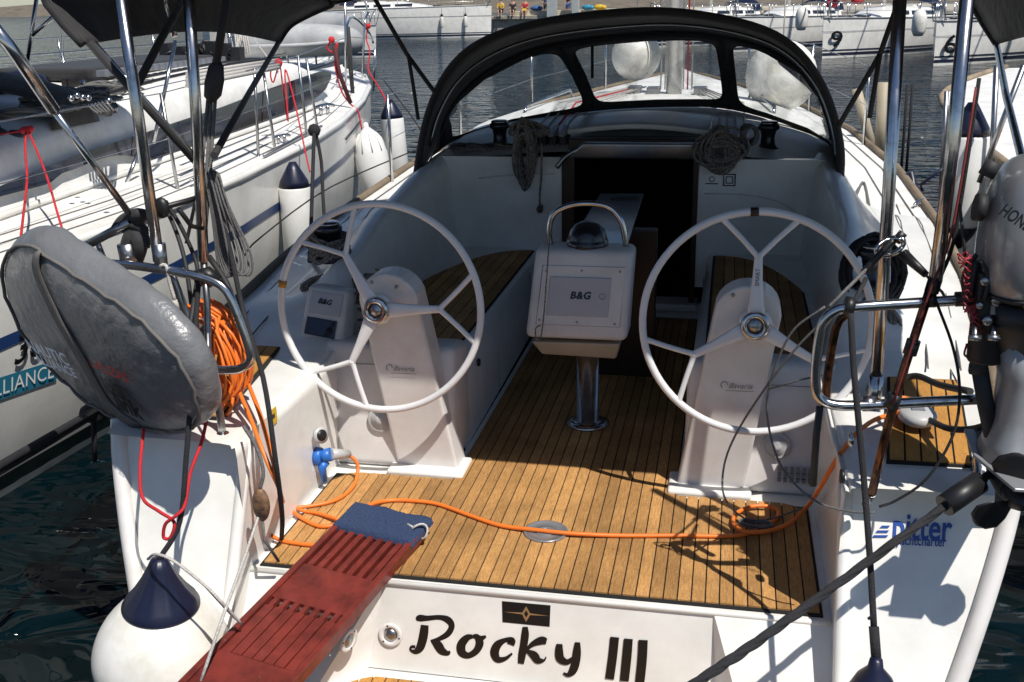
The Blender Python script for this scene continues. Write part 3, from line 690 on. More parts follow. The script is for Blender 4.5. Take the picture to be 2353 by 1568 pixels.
for (c0_, c1_), (p0, p1, q0, q1) in zip(cells, panes):
    n = 64; outer = []; inner = []
    for k in range(n):
        a = 2*pi*k/n; ca, sa = cos(a), sin(a); e = 2/9
        x_ = math.copysign(abs(ca)**e, ca); y_ = math.copysign(abs(sa)**e, sa)
        sq = max(abs(ca), abs(sa)); xo, yo = ca/sq, sa/sq
        outer.append(HS(lerp(c0_, c1_, (xo+1)/2), (yo+1)/2)); inner.append(HS(lerp(p0, p1, (x_+1)/2), lerp(q0, q1, (y_+1)/2)))
    fm.rings([outer, inner], closed=True, caps=False)
    # pane (grid in superellipse)
    pm = MB(); rings_ = []
    for rr in (1.0, .8, .6, .4, .2, .02):
        rings_.append([HS(lerp(p0, p1, (math.copysign(abs(cos(2*pi*k/n))**(2/9), cos(2*pi*k/n))*rr+1)/2), lerp(q0, q1, (math.copysign(abs(sin(2*pi*k/n))**(2/9), sin(2*pi*k/n))*rr+1)/2)) for k in range(n)])
    pm.rings(rings_, closed=True, caps=False); pm.build('window_pane', pvc, hood)
    bm_ = MB(); bm_.tube(inner, .006, 5, closed=True); bm_.build('window_binding', canvas, hood)
fm.build('front_panel', canvas, hood, solid=.005)
# sprayhood side flaps below
for s in (0, -1):
    a0 = AR1[s]; m = MB(); k = 6
    e1 = AR1[0:9] if s == 0 else AR1[-9:][::-1]; e2 = AR2[0:9] if s == 0 else AR2[-9:][::-1]
    b1 = V((a0.x*1.01, 2.95, .72 if s == 0 else .70)); b2 = V((e2[0].x*1.01, 3.55, .88))
    m.rings([[lerp(e1[0], e2[0], t) for t in [i/6 for i in range(7)]], [lerp(b1, b2, t) for t in [i/6 for i in range(7)]]], closed=False); m.build('hood_skirt', canvas, hood, solid=.005)
    # strap down to coaming
    st = at(948, 462, Y=2.92) if s == 0 else at(1925, 400, Y=2.92)
    en = V((-1.20, 2.80, .66)) if s == 0 else at(1922, 475, Y=2.82)
    m = MB(); m.tube([st, lerp(st, en, .5)+V((.01, 0, 0)), en], .014, 6); m.build('hood_strap', canvas, hood)
# light underside rail at hood bottom over roof (splash moulding)
m = MB(); m.tube([p+V((0, .02, -.02)) for p in AB[4:-4]], .02, 8); m.build('splash_moulding', moulded, Y_)

# ---- bimini --------------------------------------------------------------------
def bim_prof(Yv, xl, xr, zl, zr, zc):
    xs = smooth([(xl, Yv, zl), (xl-.07, Yv, zl+.08), (xl-.10, Yv, zl+.16), (xl+.04, Yv, zl+.30), (xl*.62, Yv, zc-.05), (0, Yv, zc), (xr*.62, Yv, zc-.05), (xr-.04, Yv, zr+.30), (xr+.08, Yv, zr+.16), (xr+.05, Yv, zr+.08), (xr, Yv, zr)], 4)
    return xs
pa = bim_prof(.10, -1.35, 1.72, 1.675, 1.66, 2.05)
fwd_l = [at(640, 98, Y=2.3), at(665, 62, Y=2.3), at(700, 40, Y=2.3), at(760, 14, Y=2.45), at(830, -8, Y=2.70)]
fwd_r = [at(2290, 103, Y=2.4), at(2262, 60, Y=2.5), at(2238, 20, Y=2.65), at(2215, -10, Y=2.8), at(2160, -30, Y=2.92)]
pb = smooth(fwd_l+[V((0.03, 3.0, 2.04))]+fwd_r[::-1], 4)
m = MB(); rows = []
for t in [i/12 for i in range(13)]:
    rows.append([lerp(a, b, t)+V((0, 0, .045*sin(pi*t)*(1 if True else 0))) for a, b in zip(pa, pb)])
m.rings(rows, closed=False); bimini = m.build('bimini_canopy', canvas, Y_, solid=.005)
m = MB(); m.tube([p for p in pa], .014, 8); m.build('bimini_hem', canvas, bimini)
m = MB(); m.tube(pb, .014, 8); m.build('bimini_hem', canvas, bimini)
m = MB(); m.tube([lerp(a, b, .35)+V((0, 0, .025)) for a, b in zip(pa, pb)], .0125, 8); m.build('bimini_bow', steel, bimini)
def tubeobj(pts, r, name, mt, parent=Y_, k=0, seg=10): m = MB(); m.tube(pts, r, seg, k); return m.build(name, mt, parent)
HUBL = V((-1.045, .22, 1.30)); HUBL = at(468, 372, Y=.23)
tubeobj([at(205, 98, Y=.12), at(450, 372, Y=.22)], .0125, 'bimini_strut', canvas)
tubeobj([at(218, 98, Y=.13), at(452, 362, Y=.23)], .006, 'bimini_strut', steel)
tubeobj([at(640, 98, Y=2.28), at(560, 235, Y=1.3), at(492, 358, Y=.26)], .0125, 'bimini_strut', canvas)
tubeobj([at(432, -20, Y=.80), at(370, 90, Y=.55), at(318, 190, Y=.35)], .014, 'bimini_strut', canvas)
tubeobj([at(2290, 103, Y=2.4), at(2312, 220, Y=1.5), at(2350, 372, Y=.7), (1.36, .3, 1.1)], .0135, 'bimini_strut', steel)
# vertical poles
tubeobj([at(272, -40, Y=.05), at(318, 270, Y=.05), at(365, 600, Y=.05)], .018, 'bimini_pole', steel)
tubeobj([at(432, -40, Y=.22), at(450, 250, Y=.22), at(468, 600, Y=.22)], .0185, 'bimini_pole', steel)
tubeobj([at(2070, -40, Y=.30), at(2040, 480, Y=.30), at(2014, 860, Y=.30)], .0190, 'bimini_pole', steel)
tubeobj([at(2226, -40, Y=.02), at(2190, 330, Y=.01), at(2150, 640, Y=0)], .0185, 'bimini_pole', steel)
tubeobj([at(2150, 625, Y=0), at(2080, 840, Y=-.02), at(2040, 980, Y=-.04), at(2003, 1135, Y=-.06)], .0125, 'pushpit_leg', carbon)
for x, y, yy in ((2150, 640, 0), (2100, 782, -.02), (2058, 905, -.03)):
    a = at(x, y, Y=yy); b = at(x-10, y+32, Y=yy); tubeobj([a, b], .019, 'pole_clamp', blackp)
a = at(2014, 862, Y=.30); tubeobj([a, at(2010, 905, Y=.30), at(2005, 925, Y=.3)], .022, 'pole_socket', steel)
tubeobj([at(365, 560, Y=.05), at(372, 620, Y=.05)], .021, 'pole_socket', steeld)
# ---- pushpits -------------------------------------------------------------------
# right: outer frame
PR = [(2245, 688, .0), (2100, 697, -.0), (1965, 706, -.02), (1918, 716, -.02), (1890, 745, -.02), (1878, 810, -.02), (1874, 880, -.02), (1884, 915, -.02), (1920, 931, -.02), (1990, 931, -.01), (2120, 924, 0), (2250, 918, .0)]
prail = tubeobj([at(x, y, Y=yy) for x, y, yy in PR], .0145, 'pushpit_rail', steel, k=5)
tubeobj([at(x, y, Y=.03) for x, y in ((1945, 722), (1925, 745), (1912, 800), (1900, 880), (1898, 918))], .012, 'pushpit_bar', carbon, k=4)
tubeobj([at(1884, 935, Y=-.02), at(1876, 1000, Y=-.03), at(1868, 1115, Y=-.02)], .0105, 'pushpit_leg', rubber)
tubeobj([at(1940, 702, Y=-.02), at(1962, 706, Y=-.02)], .026, 'rail_clamp', blackp)
tubeobj([at(2132, 690, Y=0), at(2150, 690, Y=0)], .02, 'rail_clamp', blackp)
tubeobj([at(1982, 928, Y=-.0), at(2010, 928, Y=-.0)], .022, 'rail_clamp', steeld)
tubeobj([at(2195, 688, Y=0), at(2250, 686, Y=0)], .020, 'rail_clamp', blackp)
# left
PL = [(250, 606, .05), (320, 612, .05), (420, 628, .02), (480, 642, .02), (520, 668, .02), (548, 730, .02), (572, 800, .02), (574, 830, .02), (550, 848, .02), (500, 850, .02), (465, 838, .03)]
tubeobj([at(x, y, Y=yy) for x, y, yy in PL], .0145, 'pushpit_rail', steel, k=5)
tubeobj([at(x, y, Y=.06) for x, y in ((395, 632), (420, 700), (450, 790), (478, 870), (500, 925), (512, 1000))], .013, 'pushpit_bar', steeld, k=4)
tubeobj([at(468, 600, Y=.22), at(476, 700, Y=.2), at(478, 800, Y=.15), at(482, 850, Y=.1)], .012, 'pushpit_bar', steeld)
tubeobj([at(480, 590, Y=.3), at(520, 650, Y=.25), at(545, 720, Y=.2), at(560, 760, Y=.2)], .010, 'pushpit_bar', rubber, k=3)
a = at(512, 1000, Y=.06); m = MB(); m.lathe([(.001, -.01), (.030, -.01), (.03, .002), (.016, .01), (.001, .01)], a, seg=16); m.build('pushpit_foot', steel, Y_)
tubeobj([at(455, 640, Y=.1), at(478, 632, Y=.1), at(495, 650, Y=.1)], .028, 'rail_clamp', blackp)
# left lower rail end on hood
# stanchions at right with wire lifelines
for (x, y, z, hgt) in ((1.62, 3.1, .58, .6), (1.66, 4.6, .66, .58), (1.45, 6.2, .75, .58)):
    pass
tubeobj([at(2003, 1135, Y=-.06), (.99, -.02, .40)], .012, 'pole_foot', steeld)
# cleats
def cleat(c, ang, par=Y_, sc=1.0):
    c = V(c); d = V((cos(ang), sin(ang), 0)); u = V((0, 0, 1))
    m = MB(); m.tube([c-d*.10*sc+u*.035*sc, c-d*.05*sc+u*.045*sc, c+d*.05*sc+u*.045*sc, c+d*.10*sc+u*.035*sc], .010*sc, 8, k=3)
    for e in (-1, 1): m.tube([c+d*.035*e*sc, c+d*.035*e*sc+u*.045*sc], .012*sc, 8)
    return m.build('cleat', steel, par)
cleat(at(2112, 478, Z=.60), 1.1, sc=.9); cleat((1.30, .10, .46), 1.4); cleat((-1.28, .35, .47), 1.5)
# round light fittings on the transom
def fitting(c, n, r, par=Y_):
    m = MB(); m.lathe([(.001, .0), (r, .0), (r, .006), (r*.93, .009), (r*.62, .009), (r*.6, .004), (.001, .004)], c, n, 32); o = m.build('stern_light', moulded, par)
    m = MB(); m.lathe([(.001, .003), (r*.58, .003), (r*.5, .008), (r*.25, .012), (.001, .012)], c, n, 20); m.build('lens', steeld, o)
    nn = V(n).normalized(); a_ = nn.orthogonal().normalized(); b_ = nn.cross(a_)
    m = MB()
    for k in range(3): q = V(c)+(a_*cos(2.1*k)+b_*sin(2.1*k))*r*.8+nn*.008; m.lathe([(.001, 0), (.004, 0), (.003, .002), (.001, .002)], q, nn, 6)
    m.build('screws', blackp, o)
fitting(tf(898, 1458, .002), (0, -1, .185), .040)
wn = (V((-.66, -.42, FZ-.02))-V((-.47, 0, 0))).cross(V((NB0, .185*FZ, FZ))-V((-.47, 0, 0))).normalized()
if wn.x < 0: wn = -wn
pc = at(797, 1470, n=wn, d=wn.dot(V((-.47, 0, 0))))
fitting(pc+wn*.003, wn, .040)
# white nosing along notch left edge
# stopper plate & small details on the left cheek: yellow sticker, shore power socket
yx = at(628, 958, X=-.926); m = MB(); m.box(-.928, -.925, yx.y-.028, yx.y+.028, yx.z-.028, yx.z+.028); st_ = m.build('warning_sticker', yellow, Y_)
m = MB(); m.box(-.9249, -.9245, yx.y-.014, yx.y+.010, yx.z-.006, yx.z+.010); m.build('sticker_mark', blackink, st_)
pb_ = at(742, 1050, X=-.90)
pc1 = V((-.915, pb_.y, pb_.z))
m = MB(); m.lathe([(.001, 0), (.036, 0), (.036, .02), (.03, .03), (.001, .03)], V((-.93, pc1.y, pc1.z)), (1, 0, 0), 20); sk_ = m.build('shore_power_socket', bluepl, Y_)
a = at(735, 1000, X=-.90); m = MB(); m.lathe([(.001, 0), (.032, 0), (.032, .012), (.001, .012)], a, (.8, -.5, .2), 20); m.build('socket_cap', greypl, sk_); m = MB(); m.lathe([(.001, .012), (.022, .012), (.022, .014), (.001, .014)], a, (.8, -.5, .2), 20); m.build('cap_seal', blackp, sk_)
# chrome tag lines: door-like groove on the cheek
# fuel/water filler caps & vents
m = MB(); q = at(1105, 833, X=-.44); m.lathe([(.001, 0), (.018, 0), (.015, .008), (.001, .008)], (-.452, q.y, q.z), (1, 0, 0), 14); m.build('key_switch', blackp, Y_)
for x, y, X_ in ((1940, 1095, .928), (1960, 1010, .928)):
    a = at(x, y, X=X_); m = MB(); m.lathe([(.001, 0), (.022, 0), (.02, .012), (.001, .012)], a, (-1, 0, 0), 12); m.build('cheek_fitting', blackp if y > 1050 else steel, Y_)
# cheek anti-chafe plates: floor grille of the right helm box
a = at(1835, 1095, Y=.80)
m = MB()
for i in range(7):
    for j in range(3):
        m.box(a.x-.075+.022*i, a.x-.061+.022*i, .805, .818, a.z-.03+.022*j, a.z-.016+.022*j)
m.build('vent_grille', greystripe, Y_)

# ---- name lettering --------------------------------------------------------------
def c1(x, y): return (796.6+x*.3943, 949.8+y*.3943)
def stroke(mb, pts, off=.0015, k=6):
    P = smooth([V((x, y, w_)) for x, y, w_ in pts], k); L = []; Rr = []
    for i, p in enumerate(P):
        t = (P[min(i+1, len(P)-1)]-P[max(i-1, 0)]); t.z = 0; t.normalize(); n_ = V((-t.y, t.x, 0)); h = p.z*.5*1.18
        L.append(tf(*c1(p.x+n_.x*h, p.y+n_.y*h), off)); Rr.append(tf(*c1(p.x-n_.x*h, p.y-n_.y*h), off))
    b = mb.add(L+Rr); n = len(L)
    for i in range(n-1): mb.face([b+i, b+i+1, b+n+i+1, b+n+i], False)
LETTERS = {
 'R': [[(405, 1205, 14), (425, 1195, 34), (470, 1195, 26), (540, 1190, 24), (590, 1205, 34), (612, 1240, 30), (590, 1285, 30), (540, 1315, 22), (490, 1330, 14)],
       [(455, 1235, 38), (450, 1280, 44), (440, 1330, 44), (425, 1370, 40), (400, 1390, 26), (372, 1380, 12), (378, 1362, 14), (400, 1362, 16)],
       [(500, 1325, 22), (530, 1350, 44), (555, 1385, 40), (590, 1400, 22), (600, 1385, 8)]],
 'o': [[(735, 1300, 18), (700, 1310, 34), (668, 1350, 44), (672, 1395, 42), (710, 1412, 30), (755, 1385, 34), (775, 1340, 40), (760, 1305, 30), (735, 1300, 18)],
       [(740, 1300, 14), (780, 1312, 26), (812, 1300, 12)]],
 'c': [[(955, 1350, 38), (962, 1325, 34), (925, 1322, 22), (880, 1350, 40), (862, 1395, 44), (880, 1435, 34), (925, 1430, 20), (965, 1400, 10)]],
 'k': [[(1040, 1245, 26), (1040, 1290, 38), (1032, 1350, 38), (1022, 1410, 38), (1015, 1460, 30)],
       [(1045, 1380, 12), (1085, 1345, 26), (1135, 1325, 40), (1165, 1330, 30)],
       [(1050, 1385, 16), (1090, 1410, 40), (1115, 1440, 36), (1150, 1440, 12), (1162, 1420, 6)]],
 'y': [[(1240, 1345, 30), (1238, 1385, 40), (1245, 1430, 42), (1285, 1450, 28), (1330, 1420, 16)],
       [(1345, 1335, 26), (1342, 1390, 40), (1335, 1450, 42), (1318, 1500, 40), (1290, 1525, 22), (1262, 1515, 10)]],
 'i': [[(1562, 1305, 44), (1550, 1420, 44), (1532, 1550, 44)]], 'j': [[(1642, 1315, 44), (1632, 1430, 46), (1618, 1562, 44)]], 'l': [[(1728, 1322, 46), (1722, 1440, 46), (1708, 1572, 46)]]}
oo = .0012
for k_, L in LETTERS.items():
    mb = MB()
    for stp in L: stroke(mb, stp, oo); oo += .00025
    mb.build('name_letter', blackink, Y_)
# emblem plate
m = MB(); q = [tf(*c1(x, y), .0015) for x, y in ((905, 1095), (1188, 1120), (1183, 1245), (908, 1218))]; m.poly(q); emb = m.build('emblem_plate', blackink, Y_)
m = MB(); m.poly([tf(*c1(x, y), .003) for x, y in ((1046, 1125), (1072, 1172), (1045, 1216), (1020, 1168))]); m.build('emblem_star', gold, emb)
m = MB(); m.poly([tf(*c1(x, y), .0025) for x, y in ((915, 1158), (1046, 1163), (1180, 1182), (1046, 1176))]); m.build('emblem_line', gold, emb)
m = MB(); m.poly([tf(*c1(x, y), .004) for x, y in ((1046, 1148), (1058, 1171), (1046, 1192), (1034, 1169))]); m.build('emblem_core', blackink, emb)
# charter lettering on the right quarter
a, b = tq(2045, 1220, .004), tq(2175, 1180, .004); rt = (b-a)
up_ = V((0, .447, .894))
text('pitter', 'charter_lettering', blueink, tq(2116, 1214, .004), (1, 0, .04), up_, .108, Y_, bold=.018, shear=.12, xs=.66)
text('yachtcharter', 'charter_lettering', blueink, tq(2116, 1244, .004), (1, 0, .04), up_, .040, Y_, bold=.015, shear=.15, xs=.66)
m = MB(); g = lambda x, y: tq(x, y, .004)
for (y0, x0, x1) in ((1208, 2022, 2042), (1219, 2012, 2040), (1230, 2004, 2038)): m.poly([g(x0, y0+5), g(x1, y0+5), g(x1+3, y0), g(x0+4, y0)])
m.build('charter_emblem', blueink, Y_)

# ---- mast & rigging on the foredeck ------------------------------------------------
mb_ = at(1548, 230, Y=5.4)
m = MB(); m.rings([[(mb_.x+.06*cos(a)*k, 5.4+.1*sin(a)*k, z) for a in [2*pi*i/16 for i in range(16)]] for z, k in ((1.0, 1), (4, 1), (13, .9))]); m.build('mast', mat('mast_alloy', (.62, .62, .60), .35, metal=.35, vary=.2), Y_)
for dx in (-.12, -.08, .09, .13, .17): tubeobj([(mb_.x+dx*.8, 5.33, 1.12), (mb_.x+dx*.6, 5.35, 4)], .006, 'halyard', whiterope if dx != .13 else redrope, seg=5)
for dx, dy in ((-.3, .2), (-.15, .1), (.2, .1)): 
    m = MB(); m.box(mb_.x+dx-.05, mb_.x+dx+.05, 5.2+dy, 5.32+dy, 1.08, 1.14); m.build('deck_organiser', steeld, Y_, bevel=.01)
# handrails on coachroof
for s in (-1, 1):
    tubeobj([(s*.85, 4.5, 1.0), (s*.85, 4.55, 1.07), (s*.72, 5.8, 1.08), (s*.70, 5.85, 1.0)], .012, 'handrail', steel)
# stanchions + lifelines forward
for s in (-1, 1):
    tops = []
    for y in ((3.9, 5.4, 6.9, 8.3) if s < 0 else (5.4, 6.9, 8.3)):
        b, dz = hb(y); tubeobj([(s*(b-.06), y, dz), (s*(b-.06), y, dz+.58)], .0115, 'stanchion', steel); tops.append(V((s*(b-.06), y, dz+.57)))
    tubeobj(tops+[V((s*.1, 9.6, 1.6))], .0028, 'lifeline', steel, seg=5)
    tubeobj([t-V((0, 0, .28)) for t in tops]+[V((s*.1, 9.6, 1.3))], .0028, 'lifeline', steel, seg=5)

# ================================================================== separate things on and around the yacht
# round white fenders lying on the foredeck
for i, (px, py, Yf, r, lab) in enumerate(((1462, 128, 5.6, .19, 'round white buoy fender on the foredeck seen through the middle sprayhood window'), (1795, 175, 5.4, .26, 'large round white buoy fender behind the right sprayhood window'))):
    c = at(px, py, Y=Yf); o = thing('buoy_fender', lab, 'fender', c, 'round fenders on the foredeck')
    m = MB(); m.lathe([(.001, -r)]+[(r*cos(a), r*sin(a)) for a in [-1.4+2.8*k/14 for k in range(15)]]+[(.03, r*1.02), (.03, r*1.12), (.001, r*1.12)], c, (0, -.5, .86), 28); m.build('fender_ball', vinyl, o)
    m = MB(); m.tube([(c.x+r*.55*cos(a), c.y-r*.80, c.z+r*.55*sin(a)) for a in [2*pi*k/24 for k in range(24)]], .006, 5, closed=True); m.build('moulded_ridge', moulded, o)
    m = MB(); m.tube([c+V((0, 0, r*1.0)), c+V((0, .05, r+.5))], .006, 5); m.build('hanging_line', whiterope, o)

# big ball fender at the left quarter
def lathe_fender(name, label, c, r, prof, grp=None, mt=vinyl): pass
bc = at(375, 1500, Y=-.30); br = .212
o = thing('ball_fender', 'large round white fender with a dark blue cone top hanging at the left stern corner', 'fender', bc)
ax = V((.12, -.05, 1)).normalized()
m = MB(); m.lathe([(.001, -br*1.02)]+[(br*cos(a)*(1 if a < 0 else 1-.10*sin(a)), br*1.04*sin(a)) for a in [-1.45+2.55*k/22 for k in range(23)]], bc, ax, 48); m.build('fender_ball', vinyl, o)
h0 = .181
m = MB(); R = []
for (r_, h_) in ((.116, h0-.006), (.116, h0+.004), (.098, h0+.030), (.074, h0+.062), (.052, h0+.10), (.034, h0+.14), (.024, h0+.165), (.001, h0+.17)):
    N_ = ax.orthogonal().normalized(); B2 = ax.cross(N_); R.append([bc+ax*h_+(N_*cos(2*pi*i/48)+B2*sin(2*pi*i/48))*(r_*(1+(.05 if i % 4 == 0 and r_ < .115 else 0))) for i in range(48)])
m.rings(R); m.build('cone_top', navy, o)
top = bc+ax*(h0+.165)
m = MB(); m.tube([top, at(413, 1200, Y=-.27), at(428, 1050, Y=-.22), at(440, 900, Y=-.15), at(448, 780, Y=-.05), at(456, 650, Y=.05)], .0085, 8, k=5); one(m, 'fender_line', blkrope, 'black rope from the pushpit down to the large ball fender', 'rope')
m = MB(); m.tube([at(330, 985, Y=-.08), at(322, 1080, Y=-.17), at(328, 1145, Y=-.22), at(365, 1175, Y=-.26), at(400, 1200, Y=-.28), at(392, 1235, Y=-.29), at(376, 1235, Y=-.29), at(380, 1205, Y=-.29), at(405, 1185, Y=-.29), at(425, 1160, Y=-.26), at(438, 1085, Y=-.2), at(465, 1010, Y=-.12), at(478, 930, Y=-.05), at(470, 860, Y=0)], .0055, 7, k=6); one(m, 'red_line', redrope, 'thin red line looped below the grey buoy cover onto the ball fender', 'rope')
m = MB(); m.tube([at(340, 1285, Y=-.34), at(358, 1274, Y=-.40), at(400, 1290, Y=-.415), at(470, 1345, Y=-.42), at(510, 1385, Y=-.42), at(555, 1435, Y=-.36)], .0045, 6, k=5); m.tube([at(470, 1345, Y=-.42), at(520, 1400, Y=-.40), at(545, 1425, Y=-.36)], .004, 6, k=4)
m.tube([at(600, 1170, Y=-.05), at(555, 1300, Y=-.25), at(515, 1410, Y=-.46), at(460, 1570, Y=-.56)], .005, 6, k=4)
one(m, 'white_lashing', whiterope, 'thin white lashing drawn across the top of the large ball fender', 'rope')
# turning block on the left corner
bk = at(600, 1160, Y=-.07); o = thing('turning_block', 'weathered teak cheek block hanging on a grey line beside the left stern corner', 'block', bk)
m = MB(); m.sphere(bk, .058, 18, (.50, .35, 1.0)); m.build('block_cheek', mat('weathered_wood', (.22, .12, .06), .6, dirt=((.03, .02, .015), 30, .35, .6)), o)
m = MB(); m.tube([at(560, 980, Y=.0), at(590, 1030, Y=-.03), at(605, 1085, Y=-.06), bk+V((0, 0, .05))], .006, 6, k=4); m.build('block_line', greyrope, o); m = MB(); m.tube([bk+V((0, 0, -.05)), at(607, 1240, Y=-.1), at(640, 1290, Y=-.05)], .005, 6); m.build('block_line', greyrope, o)

# horseshoe buoy bag ------------------------------------------------------------------
nb = V((-.42, -.80, -.30)).normalized(); pb0 = at(240, 800, Y=-.06); dbn = nb.dot(pb0)
def lb(px, py, o=0): return at(px, py, n=nb, d=dbn)+nb*o
FO = [(14, 592), (38, 566), (75, 566), (119, 596), (175, 632), (231, 670), (280, 702), (326, 738), (391, 803), (430, 861), (450, 915), (456, 965), (430, 990), (375, 992), (320, 982), (269, 962), (204, 927), (160, 888), (112, 842), (80, 802), (50, 762), (22, 700), (6, 645)]
FOs = smooth([V((x, y, 0)) for x, y in FO], 3, closed=True)
cen = V((225, 782, 0))
o = thing('horseshoe_buoy_bag', 'bulging grey horseshoe lifebuoy bag with faded lettering strapped to the left pushpit', 'lifebuoy bag', pb0)
backv = V((.062, .075, .062))
m = MB(); rg = []
def wrk(i, k): return .0032*sin(i*1.7+k*2.1)+.0022*sin(i*3.1+k)
ring = lambda sc, off, kk: [lb(cen.x+(p.x-cen.x)*sc, cen.y+(p.y-cen.y)*sc, off)+nb*wrk(i, kk)*(.9 if sc > .7 else 0) for i, p in enumerate(FOs)]
rg = [ring(.03, .040, 0), ring(.3, .040, 0), ring(.6, .034, 1), ring(.82, .022, 2), ring(.95, .008, 3), ring(1.0, -.004, 3)]
for t, sc in ((.22, 1.035), (.45, 1.045), (.7, 1.03), (.9, .98), (1.0, .88)):
    rg.append([p+backv*t+(p-lb(225, 782))*(sc-1)+V((wrk(i, t*9), wrk(i+3, t*5), wrk(i+1, t*7)))*.45 for i, p in enumerate(ring(1.0, 0, 3))])
rg.append([lb(225, 782)+backv*1.05+(p-lb(225, 782))*.3 for p in ring(1, 0, 0)])
m.rings(rg); bag = m.build('bag', fgrey, o, sub=1)
m = MB(); m.tube(ring(1.0, .002, 3), .006, 6, closed=True); m.build('seam_piping', strapm, o)
def belt(pts, w_, off, name, mt):
    P = smooth([V((x, y, 0)) for x, y in pts], 5); L = []; R2 = []
    for i, p in enumerate(P):
        t = (P[min(i+1, len(P)-1)]-P[max(i-1, 0)]).normalized(); n_ = V((-t.y, t.x, 0)); d_ = sqrt(((p.x-235)/230)**2+((p.y-775)/215)**2)
        of = off if not callable(off) else off(i/(len(P)-1))
        L.append(lb(p.x+n_.x*w_, p.y+n_.y*w_, of)); R2.append(lb(p.x-n_.x*w_, p.y-n_.y*w_, of))
    m = MB(); m.rings([L, R2], closed=False); return m.build(name, mt, o, solid=.003)
belt([(92, 575), (108, 620), (153, 704), (185, 755), (218, 812), (240, 860), (270, 920), (325, 978)], 8, lambda t: .006+.042*sin(pi*min(max(t, 0), 1))**.5, 'webbing_strap', strapm)
rt = lb(330, 890)-lb(230, 800); tv = lb(150, 800)-lb(90, 780)
rx_ = lb(190, 812, .04)-lb(95, 776, .04); uy_ = lb(130, 700, .04)-lb(130, 800, .04)
text('NAUTIC', 'bag_lettering', lilac, lb(139, 792, .052), rx_, uy_, .070, o, bold=.02)
text('ALLIANCE', 'bag_lettering', lilac, lb(158, 822, .052), rx_, uy_, .055, o, bold=.02)
rx_ = lb(320, 850, .04)-lb(240, 815, .04)
text('LALIZAS', 'bag_lettering', redink, lb(282, 830, .054), rx_, uy_, .055, o, bold=.015, shear=.2)
text('life', 'bag_lettering', blackink, lb(292, 872, .054), rx_, uy_, .095, o, bold=.04)
text('link', 'bag_lettering', blackink, lb(322, 914, .050), rx_, uy_, .095, o, bold=.04)

# orange shore-power cable --------------------------------------------------------------
m = MB()
cc = at(505, 830, Y=.33)
# ropes in hanging coil (elliptical loops, tilted)
P = []
cc = at(484, 828, Y=.26)
for k in range(19):
    sm_ = k % 4 == 3
    c_ = V((cc.x+.018*sin(k*1.9)+(.02 if sm_ else 0), .27+.07*cos(k*1.3), cc.z+(.03 if not sm_ else -.085)-.010*cos(k*2.7)))
    g_ = .62+.38*((k*7)%19)/18; a_ = (.136 if not sm_ else .085)*g_; b_ = (.165 if not sm_ else .085)*(.75+.25*g_)
    for i in range(26):
        A = 2*pi*i/26+.9
        u_ = V((.93, -.2, .05)).normalized(); v_ = V((-.30, .12, .90)).normalized()
        P.append(c_+u_*a_*cos(A)*(1+.12*(sin(A)))+v_*b_*sin(A)+V((0, .012*sin(A*3+k), 0)))
m.tube(P, .0060, 6)
fl_ = lambda x, y, z=.02: at(x, y, Z=z)
m.tube([at(540, 880, Y=.25), at(575, 960, Y=.10), at(605, 1040, Y=.0), at(640, 1120, Y=.0), at(655, 1160, Z=.05), fl_(700, 1195), fl_(740, 1210), fl_(790, 1200), fl_(830, 1175, .03), fl_(855, 1158, .03), fl_(900, 1150), fl_(960, 1152), fl_(1010, 1160), fl_(1080, 1185), fl_(1150, 1208), fl_(1230, 1218, .026), fl_(1310, 1226, .026), fl_(1420, 1231), fl_(1560, 1231), fl_(1680, 1232), fl_(1730, 1222), fl_(1780, 1195), fl_(1788, 1175), fl_(1760, 1163, .03), fl_(1720, 1166, .03), fl_(1688, 1185, .03), fl_(1690, 1210, .03), fl_(1730, 1224, .03), fl_(1800, 1210, .03), at(1850, 1170, Z=.05), at(1885, 1120, X=.90), at(1920, 1060, X=.93), at(1965, 1000, Z=.50), at(2010, 965, Z=.50), at(2060, 950, Z=.49), at(2090, 935, Z=.49)], .0075, 8, k=7)
m.tube([at(570, 880, Y=.3), at(600, 960, Y=.10), at(625, 1050, Y=.0), at(640, 1110, Y=.0), at(650, 1150, Z=.05), fl_(690, 1172), fl_(730, 1180), fl_(780, 1195, .03)], .0075, 8, k=6)
m.tube([at(800, 1045, X=-.83), at(818, 1060, X=-.80), at(822, 1085, Z=.05), fl_(810, 1120), fl_(770, 1150), fl_(700, 1165), fl_(640, 1168, .03), at(615, 1185, Z=.05), at(610, 1215, Z=.04), fl_(640, 1240), fl_(690, 1250), fl_(740, 1254)], .0072, 8, k=6)
m.tube([at(2062, 948, Z=.52), at(2050, 925, Z=.53), at(2080, 915, Z=.53), at(2120, 950, Z=.51)], .007, 6, k=5)
one(m, 'shore_power_cable', orange, 'orange shore power cable coiled on the left pushpit and trailing across the teak floor', 'cable')
# plug
o = thing('cable_plug', 'blue and grey shore power plug pushed into the socket above the floor corner', 'plug', at(760, 1043, X=-.87))
a, b, c_ = V((-.915, pc1.y, pc1.z)), at(765, 1043, X=-.86), at(800, 1045, X=-.83)
m = MB(); m.tube([a+V((.01, 0, 0)), lerp(a, b, .9)], .026, 14); m.build('plug_collar', bluepl, o)
m = MB(); m.tube([lerp(a, b, .8), lerp(b, c_, .4), c_], lambda t: .023-.006*t, 14); m.build('plug_body', greypl, o)
m = MB(); m.tube([a+V((.02, 0, -.02)), at(740, 1075, X=-.9), at(745, 1105, X=-.9)], lambda t: .022-.010*t, 8); m.build('socket_lid', bluepl, o)

